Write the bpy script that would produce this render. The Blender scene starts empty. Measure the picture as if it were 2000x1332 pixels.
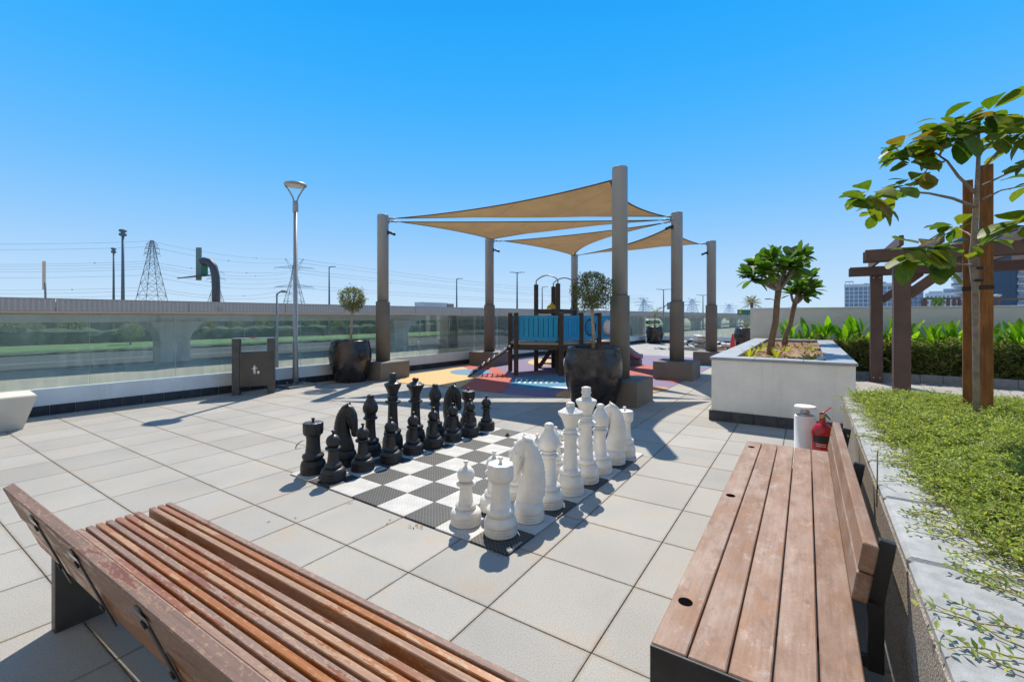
import bpy, math, random
from mathutils import Vector, Matrix, Quaternion
R = random.Random(7)
S = bpy.context.scene
COL = S.collection
PI = math.pi

# ---------------------------------------------------------------- camera, sky, sun, exposure
F, CX, HY, H = 877.0, 1000.0, 619.0, 1.563
cd = bpy.data.cameras.new('camera')
cd.sensor_width = 36.0
cd.lens = 36.0 * F / 2000.0
cd.shift_y = -(666.0 - HY) / 2000.0
cd.clip_start = 0.05
cd.clip_end = 6000.0
cam = bpy.data.objects.new('camera', cd)
cam.location = (0, 0, H)
cam.rotation_euler = (PI / 2, 0, 0)
COL.objects.link(cam)
S.camera = cam

SUN_EL, SUN_AZ = math.radians(52.5), math.radians(5.0)      # azimuth from +Y towards +X
w = bpy.data.worlds.new('World')
S.world = w
w.use_nodes = True
nt = w.node_tree
bg = nt.nodes['Background']
sky = nt.nodes.new('ShaderNodeTexSky')
sky.sky_type = 'NISHITA'
sky.sun_disc = False
sky.sun_elevation = SUN_EL
sky.sun_rotation = SUN_AZ
sky.altitude = 0
sky.air_density = 1.25
sky.dust_density = 0.25
sky.ozone_density = 4.0
# clear desert sky: the Nishita sky graded by elevation into the deep azure and pale horizon of the photograph
geo = nt.nodes.new('ShaderNodeNewGeometry')
sx = nt.nodes.new('ShaderNodeSeparateXYZ'); nt.links.new(geo.outputs['Incoming'], sx.inputs[0])
neg = nt.nodes.new('ShaderNodeMath'); neg.operation = 'MULTIPLY'; neg.inputs[1].default_value = -1.0; nt.links.new(sx.outputs[2], neg.inputs[0])
asn = nt.nodes.new('ShaderNodeMath'); asn.operation = 'ARCSINE'; nt.links.new(neg.outputs[0], asn.inputs[0])
dvd = nt.nodes.new('ShaderNodeMath'); dvd.operation = 'DIVIDE'; dvd.inputs[1].default_value = math.pi / 2; nt.links.new(asn.outputs[0], dvd.inputs[0])
rp = nt.nodes.new('ShaderNodeValToRGB'); rp.color_ramp.interpolation = 'B_SPLINE'; el = rp.color_ramp.elements
stops = [(-2, (.58, .78, .95)), (3, (.54, .74, .96)), (9, (.30, .60, .98)), (16, (.13, .505, .99)), (25, (.04, .435, .99)), (36, (.006, .37, .99)), (58, (.012, .22, .68)), (90, (.01, .14, .45))]
while len(el) < len(stops): el.new(.5)
for e_, (deg, c_) in zip(el, stops): e_.position = max(0, deg / 90); e_.color = (*c_, 1)
nt.links.new(dvd.outputs[0], rp.inputs[0])
SKY = 0.10
up = nt.nodes.new('ShaderNodeMix'); up.data_type = 'RGBA'; up.blend_type = 'MULTIPLY'; up.inputs[0].default_value = 1
up.inputs[7].default_value = (.88 / SKY,) * 3 + (1,); nt.links.new(rp.outputs[0], up.inputs[6]); up.clamp_result = False
mx = nt.nodes.new('ShaderNodeMix'); mx.data_type = 'RGBA'; mx.inputs[0].default_value = .98
nt.links.new(sky.outputs[0], mx.inputs[6]); nt.links.new(up.outputs[2], mx.inputs[7]); nt.links.new(mx.outputs[2], bg.inputs['Color'])
bg.inputs['Strength'].default_value = SKY
sd = bpy.data.lights.new('sun', 'SUN')
sd.energy = 5.0
sd.angle = math.radians(0.53)
sd.color = (1.0, 0.93, 0.82)
sun = bpy.data.objects.new('sun', sd)
COL.objects.link(sun)
sv = Vector((math.sin(SUN_AZ) * math.cos(SUN_EL), math.cos(SUN_AZ) * math.cos(SUN_EL), math.sin(SUN_EL)))
sun.rotation_euler = sv.to_track_quat('Z', 'Y').to_euler()
sun.location = (0, 0, 30)
S.view_settings.view_transform = 'Standard'
S.view_settings.look = 'None'
S.view_settings.exposure = 0.2
S.view_settings.gamma = 1.0
S.view_settings.use_curve_mapping = False
S.render.engine = 'CYCLES'
S.cycles.use_denoising = True
S.cycles.max_bounces = 8
S.cycles.transparent_max_bounces = 24
S.cycles.caustics_reflective = False
S.cycles.caustics_refractive = False

# ---------------------------------------------------------------- coordinates
TH = -0.5805                                   # heading of the paving grid
A = Vector((math.cos(TH), math.sin(TH), 0))    # along the near bench
B = Vector((-math.sin(TH), math.cos(TH), 0))   # away from the camera
def W(a, b, z=0.0): return A * a + B * b + Vector((0, 0, z))
def G(x, y, z=0.0):                            # where a photo pixel meets the level z
    Y = F * (H - z) / (y - HY)
    return Vector(((x - CX) / F * Y, Y, z))
def At(x, y, Y): return Vector(((x - CX) / F * Y, Y, H + (HY - y) / F * Y))
def lin(h):
    h = h.lstrip('#')
    f = lambda c: c / 12.92 if c <= 0.04045 else ((c + 0.055) / 1.055) ** 2.4
    return tuple(f(int(h[i:i + 2], 16) / 255) for i in (0, 2, 4))

# ---------------------------------------------------------------- materials
MATS = {}
class N:
    def __init__(s, name):
        s.m = bpy.data.materials.new(name); s.m.use_nodes = True
        s.t = s.m.node_tree; s.p = s.t.nodes['Principled BSDF']; s.o = s.t.nodes['Material Output']
        MATS[name] = s.m
    def n(s, typ, **k):
        x = s.t.nodes.new('ShaderNode' + typ)
        for a, b in k.items():
            if a.startswith('i_'):
                key = a[2:]; key = int(key) if key.isdigit() else key.replace('_', ' ')
                x.inputs[key].default_value = b
            else: setattr(x, a, b)
        return x
    def l(s, a, b): s.t.links.new(a, b)
    def mix(s, fac, a, b, typ='MIX'):
        x = s.n('Mix', data_type='RGBA', blend_type=typ)
        for sock, v in ((x.inputs[0], fac), (x.inputs[6], a), (x.inputs[7], b)):
            if isinstance(v, (int, float)): sock.default_value = v
            elif isinstance(v, tuple): sock.default_value = (*v, 1) if len(v) == 3 else v
            else: s.l(v, sock)
        return x.outputs[2]
    def noise(s, vec, scale, det=4, rough=.55):
        x = s.n('TexNoise', i_Scale=scale, i_Detail=det, i_Roughness=rough)
        if vec is not None: s.l(vec, x.inputs['Vector'])
        return x.outputs['Fac']
    def ramp(s, fac, *st):
        x = s.n('ValToRGB'); e = x.color_ramp.elements
        while len(e) < len(st): e.new(.5)
        for q, (pos, c) in zip(e, st):
            q.position = pos; q.color = (c, c, c, 1) if isinstance(c, (int, float)) else (*c, 1)
        s.l(fac, x.inputs[0]); return x.outputs[0]
    def math(s, op, a, b=None):
        x = s.n('Math', operation=op)
        for i, v in enumerate((a, b)):
            if v is None: continue
            if isinstance(v, (int, float)): x.inputs[i].default_value = v
            else: s.l(v, x.inputs[i])
        return x.outputs[0]
    def bump(s, h, st=.3, d=.01):
        x = s.n('Bump', i_Strength=st, i_Distance=d); s.l(h, x.inputs['Height']); s.l(x.outputs[0], s.p.inputs['Normal'])
    def base(s, c): s.l(c, s.p.inputs['Base Color'])
    def set(s, rough=.6, metal=0, spec=.5):
        s.p.inputs['Roughness'].default_value = rough; s.p.inputs['Metallic'].default_value = metal
        s.p.inputs['Specular IOR Level'].default_value = spec
    def pos(s): return s.n('NewGeometry').outputs['Position']
    def objc(s, sc=(1, 1, 1), rnd=True):
        c = s.n('TexCoord').outputs['Object']
        m = s.n('Mapping'); m.inputs['Scale'].default_value = sc; s.l(c, m.inputs['Vector'])
        if rnd:
            r = s.n('ObjectInfo').outputs['Random']; q = s.math('MULTIPLY', r, 37.0)
            cb = s.n('CombineXYZ'); s.l(q, cb.inputs[0]); s.l(q, cb.inputs[1]); s.l(q, cb.inputs[2])
            s.l(cb.outputs[0], m.inputs['Location'])
        return m.outputs[0]
def M(name, col, rough=.6, var=.15, scale=4, bump=0, bscale=80, metal=0, spec=.5, objvar=0):
    k = N(name); k.set(rough, metal, spec)
    col = lin(col) if isinstance(col, str) else col
    v = k.objc()
    f = k.ramp(k.noise(v, scale, 5), (.3, 1 - var), (.7, 1 + var))
    c = k.mix(1.0, col, f, 'MULTIPLY')
    if objvar:
        r = k.n('ObjectInfo').outputs['Random']
        c = k.mix(1.0, c, k.ramp(r, (0, 1 - objvar), (1, 1 + objvar)), 'MULTIPLY')
    k.base(c)
    if bump: k.bump(k.noise(v, bscale, 3), bump, .004)
    return k.m

# paving: pale aggregate tiles, each a little different
k = N('paving_tile'); k.set(.75, 0, .3)
p = k.pos(); rot = k.n('VectorRotate', rotation_type='Z_AXIS', i_Angle=-TH); k.l(p, rot.inputs['Vector'])
sb = k.n('VectorMath', operation='SUBTRACT'); k.l(rot.outputs[0], sb.inputs[0])
TO = Vector((-1.0473, 2.1798, 0)) * H; TA, TB = TO.dot(A), TO.dot(B)
TSA, TSB = .3838 * H, .3838 * 1.0244 * H
sb.inputs[1].default_value = (TA, TB, 0)
dv = k.n('VectorMath', operation='DIVIDE'); k.l(sb.outputs[0], dv.inputs[0]); dv.inputs[1].default_value = (TSA, TSB, 1)
fl = k.n('VectorMath', operation='FLOOR'); k.l(dv.outputs[0], fl.inputs[0])
wn = k.n('TexWhiteNoise', noise_dimensions='2D'); k.l(fl.outputs[0], wn.inputs['Vector'])
tone = k.ramp(wn.outputs['Value'], (0, .91), (1, 1.06))
sp = k.ramp(k.noise(p, 150, 3, .75), (.32, .60), (.5, 1.0), (.70, 1.3))
sp2 = k.ramp(k.noise(p, 420, 2, .7), (.35, .8), (.65, 1.16))
big = k.ramp(k.noise(p, 1.3, 5), (.3, .88), (.7, 1.07))
stain = k.ramp(k.noise(p, 2.6, 6, .65), (.52, (1, 1, 1)), (.70, (1.03, .90, .77)))
sc = k.n('VectorMath', operation='FRACTION'); k.l(dv.outputs[0], sc.inputs[0]); s1 = k.n('SeparateXYZ'); k.l(sc.outputs[0], s1.inputs[0])
ed = k.math('MINIMUM', k.math('MINIMUM', s1.outputs[0], k.math('SUBTRACT', 1.0, s1.outputs[0])), k.math('MINIMUM', s1.outputs[1], k.math('SUBTRACT', 1.0, s1.outputs[1])))
edn = k.math('ADD', ed, k.math('MULTIPLY', k.math('SUBTRACT', k.noise(p, 18, 5, .7), .5), .07))
edm = k.ramp(edn, (.0, (.78, .70, .60)), (.035, (1, 1, 1)))
c = k.mix(1, (.378, .358, .322), tone, 'MULTIPLY'); c = k.mix(.8, c, sp, 'MULTIPLY'); c = k.mix(.7, c, sp2, 'MULTIPLY')
c = k.mix(1, c, big, 'MULTIPLY'); c = k.mix(.8, c, stain, 'MULTIPLY'); c = k.mix(.8, c, edm, 'MULTIPLY')
dk = k.ramp(k.noise(p, 34, 3, .6), (.70, (1, 1, 1)), (.76, (.55, .48, .42))); c = k.mix(.6, c, dk, 'MULTIPLY')
k.base(c); k.bump(k.noise(p, 260, 3, .7), .25, .003)
M('grout', (.17, .14, .105), .9, .3, 12)
M('gutter', (.22, .215, .20), .85, .15, 6, .2)
k = N('white_paint'); k.set(.6, 0, .4)      # painted render with faint runs and blotches
v = k.objc(); st = k.objc((9, 9, .7)); c = k.mix(1, (.83, .82, .80), k.ramp(k.noise(v, 2.2, 6, .65), (.35, .90), (.65, 1.03)), 'MULTIPLY')
c = k.mix(.7, c, k.ramp(k.noise(st, 1.6, 5, .65), (.55, (1, 1, 1)), (.78, (.86, .83, .77))), 'MULTIPLY')
k.base(c); k.bump(k.noise(v, 90, 3), .08, .004)
M('wall_paint', (.72, .71, .69), .7, .04, 1.2, .08, 90)
M('black_tile', (.035, .037, .042), .55, .35, 9, .3, 60, 0, .5, .25)
M('dark_stone', (.055, .06, .07), .6, .35, 14, .4, 90, 0, .5, .22)
M('grey_stone', (.345, .347, .34), .6, .2, 14, .4, 150, 0, .4, .06)
M('kerb_stone', (.25, .26, .275), .8, .2, 12, .4, 100, 0, .4, .12)
M('ped_paint', (.185, .163, .138), .75, .12, 2.2, .12, 70)
M('col_paint', (.31, .312, .312), .42, .05, 2, 0, 60, 0, .5)
M('pole_paint', (.33, .34, .35), .4, .08, 3, 0, 60, .3)
M('steel', (.42, .42, .42), .3, .1, 5, 0, 60, 1)
M('dark_steel', (.032, .033, .036), .42, .25, 9, .08, 80, .2)
M('grey_steel', (.085, .083, .08), .45, .25, 6, .06, 60, .3)
M('bronze_steel', (.085, .078, .072), .38, .18, 3, .04, 80, .5)
k = N('white_plastic'); k.set(.42, 0, .45)          # moulded plastic, dusty on its upper faces
v = k.objc(); gz = k.n('SeparateXYZ'); k.l(k.n('NewGeometry').outputs['Normal'], gz.inputs[0])
dn = k.math('MULTIPLY', k.ramp(gz.outputs[2], (.2, 0), (.95, .55)), k.ramp(k.noise(v, 9, 5, .65), (.35, .15), (.65, 1)))
c = k.mix(1, (.80, .765, .705), k.ramp(k.noise(v, 7, 6, .65), (.3, .86), (.7, 1.1)), 'MULTIPLY'); c = k.mix(dn, c, (.60, .55, .47))
c = k.mix(.5, c, k.ramp(k.noise(v, 26, 4, .7), (.66, (1, 1, 1)), (.74, (.80, .76, .70))), 'MULTIPLY')
k.base(c); k.bump(k.noise(v, 45, 3), .07, .004); k.l(k.ramp(k.noise(v, 12, 4), (.3, .42 - .08), (.7, .42 + .15)), k.p.inputs['Roughness'])
k = N('black_plastic'); k.set(.40, 0, .45)          # moulded plastic, dusty on its upper faces
v = k.objc(); gz = k.n('SeparateXYZ'); k.l(k.n('NewGeometry').outputs['Normal'], gz.inputs[0])
dn = k.math('MULTIPLY', k.ramp(gz.outputs[2], (.2, 0), (.95, .55)), k.ramp(k.noise(v, 9, 5, .65), (.35, .15), (.65, 1)))
c = k.mix(1, (.021, .021, .023), k.ramp(k.noise(v, 7, 6, .65), (.3, .86), (.7, 1.1)), 'MULTIPLY'); c = k.mix(dn, c, (.085, .08, .072))
c = k.mix(.5, c, k.ramp(k.noise(v, 26, 4, .7), (.66, (1, 1, 1)), (.74, (.80, .76, .70))), 'MULTIPLY')
k.base(c); k.bump(k.noise(v, 45, 3), .07, .004); k.l(k.ramp(k.noise(v, 12, 4), (.3, .40 - .08), (.7, .40 + .15)), k.p.inputs['Roughness'])
M('blue_panel', (.004, .31, .55), .45, .08, 3)
M('play_wood', (.055, .034, .022), .6, .25, 6, .15, 50)
M('slide_plastic', (.23, .22, .25), .5, .1, 4)
M('yellow_panel', (.55, .36, .01), .5, .1, 4)
M('deck_tan', (.45, .33, .22), .7, .15, 6)
M('red_gloss', (.42, .008, .010), .22, .1, 5, 0, 60, 0, .6)
M('hole_dark', (.006, .005, .005), 1.0, .1, 5, 0, 60, 0, 0)
M('black_label', (.012, .012, .013), .4, .1, 5)
M('brass', (.45, .33, .12), .35, .1, 6, 0, 60, .9)
M('cone_red', (.72, .035, .02), .5, .15, 5)
M('timber_comp', (.105, .062, .052), .6, .14, 5, .1, 70)
M('bark', (.20, .135, .085), .85, .35, 22, .6, 40)
M('bark_pale', (.36, .30, .23), .85, .25, 26, .5, 50)
M('bark_grey', (.24, .20, .165), .8, .3, 25, .5, 50)
M('soil', (.16, .10, .06), .95, .4, 18, .8, 60)
M('leaf_litter', (.30, .19, .10), .9, .4, 30, .8, 40)
M('render_cream', (.80, .73, .62), .8, .04, .5)
M('concrete_cream', (.62, .57, .49), .8, .08, 3, .2, 90)
M('viaduct_panel', (.36, .33, .32), .8, .08, .4)
M('viaduct_soffit', (.55, .46, .38), .85, .08, .5)
M('viaduct_pier', (.48, .46, .43), .85, .12, .8)
M('gantry_dark', (.055, .06, .075), .55, .2, 1)
M('far_steel', (.17, .18, .20), .6, .1, 1)
M('far_pale', (.42, .50, .62), .7, .1, 1)  # pale blue: air haze painted into the far pylons; also the ramp rungs
M('sign_green', (.015, .15, .08), .5, .1, 1)
M('sign_back', (.12, .20, .19), .5, .1, 1)
M('asphalt', (.055, .055, .055), .9, .2, .3)
M('sand', (.40, .34, .26), .95, .15, .15)
M('hedge_far', (.045, .075, .025), .9, .5, .9, 1, 3)
M('grass_far', (.11, .21, .04), .9, .3, .4, .6, 6)
M('bldg_white', (.62, .65, .68), .6, .05, .2)
M('bldg_glass', (.13, .22, .33), .12, .2, .2, 0, 1, 0, .8)
M('bldg_blue', (.05, .085, .13), .5, .15, .3)
M('bldg_grey', (.42, .46, .50), .6, .08, .2)
M('pebble', (.55, .54, .52), .6, .1, 8)
M('debris', (.50, .48, .44), .8, .35, 8, .5, 20)
M('debris_dark', (.06, .07, .07), .8, .3, 8)
M('debris_orange', (.45, .22, .07), .8, .3, 8)
M('magenta', (.45, .015, .20), .6, .2, 6)
M('dry_leaf', (.30, .16, .06), .8, .3, 12)
M('lens', (.55, .54, .50), .3, .05, 4)
for nm, c in (('rubber_violet', (.20, .145, .24)), ('rubber_yellow', (.60, .40, .17)), ('rubber_coral', (.44, .095, .065)),
              ('rubber_blue', (.12, .24, .38)), ('rubber_teal', (.06, .22, .33)), ('rubber_orange', (.60, .30, .10))):
    M(nm, c, .85, .14, 30, .6, 160)

def leafmat(name, c1, c2, trans=.35, rough=.4):
    k = N(name); k.set(rough + .08, 0, .25)
    v = k.objc((1, 1, 1)); f = k.noise(v, 9, 3)
    r = k.n('ObjectInfo').outputs['Random']
    g = k.n('NewGeometry').outputs['Random Per Island']
    mixf = k.math('FRACT', k.math('ADD', k.math('MULTIPLY', r, 3.7), g))
    c = k.mix(mixf, c1, c2); c = k.mix(1, c, k.ramp(f, (.3, .78), (.7, 1.2)), 'MULTIPLY')
    k.base(c)
    tr = k.n('BsdfTranslucent'); k.l(k.mix(1, c, (1.5, 1.6, .6), 'MULTIPLY'), tr.inputs['Color'])
    ms = k.n('MixShader'); ms.inputs[0].default_value = trans
    k.l(k.p.outputs[0], ms.inputs[1]); k.l(tr.outputs[0], ms.inputs[2]); k.l(ms.outputs[0], k.o.inputs[0])
    return k.m
leafmat('leaf_tree', (.055, .13, .012), (.19, .22, .02), .42)
leafmat('leaf_old', (.20, .16, .02), (.26, .15, .03))
leafmat('leaf_plumeria', (.04, .115, .016), (.12, .21, .03), .38)
leafmat('leaf_olive', (.09, .118, .04), (.24, .24, .10), .3, .55)
leafmat('leaf_cover', (.125, .21, .035), (.45, .48, .155), .42, .36)
leafmat('stem_cover', (.26, .22, .07), (.36, .31, .10), .1, .6)
leafmat('leaf_hedge', (.055, .125, .022), (.30, .29, .12), .3, .5)
leafmat('core_dark', (.02, .04, .010), (.03, .06, .015), .1, .7)
leafmat('leaf_ginger', (.07, .24, .012), (.26, .46, .02), .45, .45)
leafmat('leaf_yellow', (.26, .30, .02), (.40, .36, .03), .4, .5)
leafmat('leaf_palm', (.16, .17, .09), (.30, .27, .15), .25, .6)

# glass of the parapet: clear, faintly green, dusty, with milky reflections painted into the film
k = N('parapet_glass')
tr = k.n('BsdfTransparent'); tr.inputs['Color'].default_value = (.86, .925, .90, 1)
gl = k.n('BsdfGlossy'); gl.inputs['Roughness'].default_value = .02
df = k.n('BsdfDiffuse'); df.inputs['Color'].default_value = (.55, .68, .64, 1)
fr = k.n('Fresnel', i_IOR=1.45); m1 = k.n('MixShader'); m2 = k.n('MixShader')
cmn = k.n('Mapping'); cmn.inputs['Scale'].default_value = (3, 3, .4); k.l(k.pos(), cmn.inputs['Vector'])
dust_and_reflections = k.ramp(k.noise(cmn.outputs[0], 2.2, 5, .65), (.3, .09), (.75, .30))
k.l(dust_and_reflections, m1.inputs[0]); k.l(tr.outputs[0], m1.inputs[1]); k.l(df.outputs[0], m1.inputs[2])
k.l(k.math('MULTIPLY', fr.outputs[0], .9), m2.inputs[0]); k.l(m1.outputs[0], m2.inputs[1]); k.l(gl.outputs[0], m2.inputs[2]); k.l(m2.outputs[0], k.o.inputs[0])
M('glass_edge', (.35, .55, .48), .3, .05, 3)

# shade cloth: tan, lets some light through
k = N('shade_cloth'); k.set(.85, 0, .1)
v = k.objc((1, 1, 1)); f = k.ramp(k.noise(v, 2.5, 4), (.3, .9), (.7, 1.08))
sxx = k.n('SeparateXYZ'); k.l(v, sxx.inputs[0]); seam = k.ramp(k.math('ABSOLUTE', k.math('SINE', k.math('MULTIPLY', k.math('ADD', sxx.outputs[0], k.math('MULTIPLY', sxx.outputs[1], .6)), 2.4))), (0, .68), (.045, 1))
f = k.mix(1, f, seam, 'MULTIPLY')
c = k.mix(1, (.23, .155, .08), f, 'MULTIPLY'); k.base(c)
t2 = k.n('BsdfTranslucent'); k.l(k.mix(1, (.29, .185, .088), f, 'MULTIPLY'), t2.inputs['Color'])
ms = k.n('MixShader'); ms.inputs[0].default_value = .5
k.l(k.p.outputs[0], ms.inputs[1]); k.l(t2.outputs[0], ms.inputs[2]); k.l(ms.outputs[0], k.o.inputs[0])
k.bump(k.noise(v, 90, 2), .2, .004)

# glazed pot
k = N('pot_glaze'); k.set(.16, 0, .6)
v = k.objc((1, 1, .8)); f = k.ramp(k.noise(v, 3.2, 5, .6), (.38, (.012, .011, .013)), (.55, (.035, .026, .024)), (.7, (.075, .042, .030)))
k.base(f); k.bump(k.noise(v, 14, 3), .12, .004)
k.l(k.ramp(k.noise(v, 5, 4), (.3, .10), (.7, .38)), k.p.inputs['Roughness'])

# bench planks: sun-bleached hardwood (grain along local Y)
k = N('plank_bleached'); k.set(.62, 0, .3)
v = k.objc((28, 1.4, 28)); v2 = k.objc((5, 2.2, 5))
gr = k.noise(v, 3, 6, .6); pa = k.noise(v2, 1.2, 5, .62)
c = k.mix(k.ramp(pa, (.36, 0), (.62, 1)), (.245, .135, .082), (.335, .232, .178))
c = k.mix(k.ramp(k.noise(v2, 2.6, 5, .7), (.50, 0), (.70, .8)), c, (.30, .155, .08))
c = k.mix(k.ramp(k.noise(v2, 1.9, 6, .7), (.53, 0), (.64, .65)), c, (.20, .115, .075))
c = k.mix(k.ramp(k.noise(v2, 3.4, 6, .75), (.55, 0), (.68, .6)), c, (.42, .34, .29))
c = k.mix(.6, c, k.ramp(gr, (.3, .74), (.7, 1.16)), 'MULTIPLY')
c = k.mix(.5, c, k.ramp(k.noise(k.objc((30, 30, 30)), 3, 4, .7), (.3, .8), (.7, 1.16)), 'MULTIPLY')
c = k.mix(1, c, k.ramp(k.n('ObjectInfo').outputs['Random'], (0, .9), (1, 1.1)), 'MULTIPLY')
k.base(c); k.bump(gr, .35, .002)
# slats: varnish peeling off (grain along local X)
k = N('slat_peeling'); k.set(.4, 0, .45)
v = k.objc((1.2, 30, 30)); v2 = k.objc((1.6, 9, 9)); v3 = k.objc((14, 26, 26))
gr = k.noise(v, 3, 6, .6)
rb = k.n('ObjectInfo').outputs['Random']
warm = k.mix(k.ramp(rb, (.2, 0), (.8, 1)), (.36, .135, .030), (.25, .095, .040))
grey = k.mix(k.ramp(rb, (.2, 0), (.8, 1)), (.38, .21, .12), (.235, .15, .115))
pn = k.noise(v2, 1.1, 7, .68); th = k.math('ADD', pn, k.math('MULTIPLY', k.math('SUBTRACT', rb, .5), .16))
pk = k.ramp(th, (.497, 0), (.512, 1))
c = k.mix(pk, warm, grey)
edge = k.ramp(th, (.488, 0), (.501, 1), (.518, 0)); c = k.mix(k.math('MULTIPLY', edge, .55), c, (.52, .38, .23))
fl2 = k.ramp(k.noise(v3, 3.2, 3, .6), (.56, 0), (.64, 1)); c = k.mix(k.math('MULTIPLY', fl2, .55), c, (.44, .29, .18))
c = k.mix(.75, c, k.ramp(gr, (.3, .66), (.7, 1.22)), 'MULTIPLY')
k.base(c); k.bump(th, .3, .002); k.l(k.ramp(pk, (0, .28), (1, .7)), k.p.inputs['Roughness'])
# treated timber stakes (grain along local Z)
k = N('stake_timber'); k.set(.7, 0, .25)
v = k.objc((30, 30, 2)); v2 = k.objc((6, 6, 2.5)); gr = k.noise(v, 2.5, 6, .6)
c = k.mix(k.ramp(k.noise(v2, 1.6, 4), (.35, 0), (.65, 1)), (.33, .145, .05), (.20, .088, .036))
c = k.mix(.9, c, k.ramp(gr, (.3, .6), (.7, 1.25)), 'MULTIPLY'); k.base(c); k.bump(gr, .5, .004)
# perforated mats of the board
def matmat(name, lo, hi, knot):
    k = N(name); k.set(.6, 0, .4)
    v = k.n('TexCoord').outputs['Object']
    s1 = k.n('SeparateXYZ'); k.l(v, s1.inputs[0])
    def wav(sock, n): return k.math('SINE', k.math('MULTIPLY', sock, 2 * PI / n))
    gx, gy = wav(s1.outputs[0], .0165), wav(s1.outputs[1], .0165)
    hx = wav(k.math('ADD', s1.outputs[0], s1.outputs[1]), .033); hy = wav(k.math('SUBTRACT', s1.outputs[0], s1.outputs[1]), .033)
    hole = k.math('GREATER_THAN', k.math('MULTIPLY', gx, gy), .25)
    lat = k.math('GREATER_THAN', k.math('MAXIMUM', hx, hy), .82)
    c = k.mix(hole, hi, lo); c = k.mix(k.math('MULTIPLY', lat, knot[0]), c, knot[1])
    c = k.mix(1, c, k.ramp(k.noise(v, 6, 4), (.3, .85), (.7, 1.1)), 'MULTIPLY')
    k.base(c); k.bump(k.math('SUBTRACT', 1.0, hole), .35, .003)
matmat('mat_white', (.34, .325, .30), (.56, .54, .50), (.35, (.62, .60, .56)))
matmat('mat_black', (.006, .006, .006), (.030, .029, .028), (.5, (.20, .195, .18)))
# fair-faced aggregate
k = N('aggregate'); k.set(.85, 0, .3); v = k.pos()
vo = k.n('TexVoronoi', i_Scale=130); k.l(v, vo.inputs['Vector'])
c = k.mix(k.ramp(vo.outputs['Distance'], (.1, 0), (.6, 1)), (.52, .46, .38), (.22, .185, .15))
c = k.mix(.6, c, k.ramp(k.noise(v, 60, 3), (.3, .7), (.7, 1.2)), 'MULTIPLY'); k.base(c); k.bump(vo.outputs['Distance'], .5, .004)
# ribbed viaduct panels
k = N('viaduct_rib'); k.set(.85, 0, .3)
v = k.n('TexCoord').outputs['Object']; s1 = k.n('SeparateXYZ'); k.l(v, s1.inputs[0])
sw = k.math('SINE', k.math('MULTIPLY', s1.outputs[0], 2 * PI / .32))
c = k.mix(k.ramp(sw, (.2, 0), (.8, 1)), (.37, .335, .315), (.44, .405, .385)); k.base(c); k.bump(sw, .3, .05)

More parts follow.
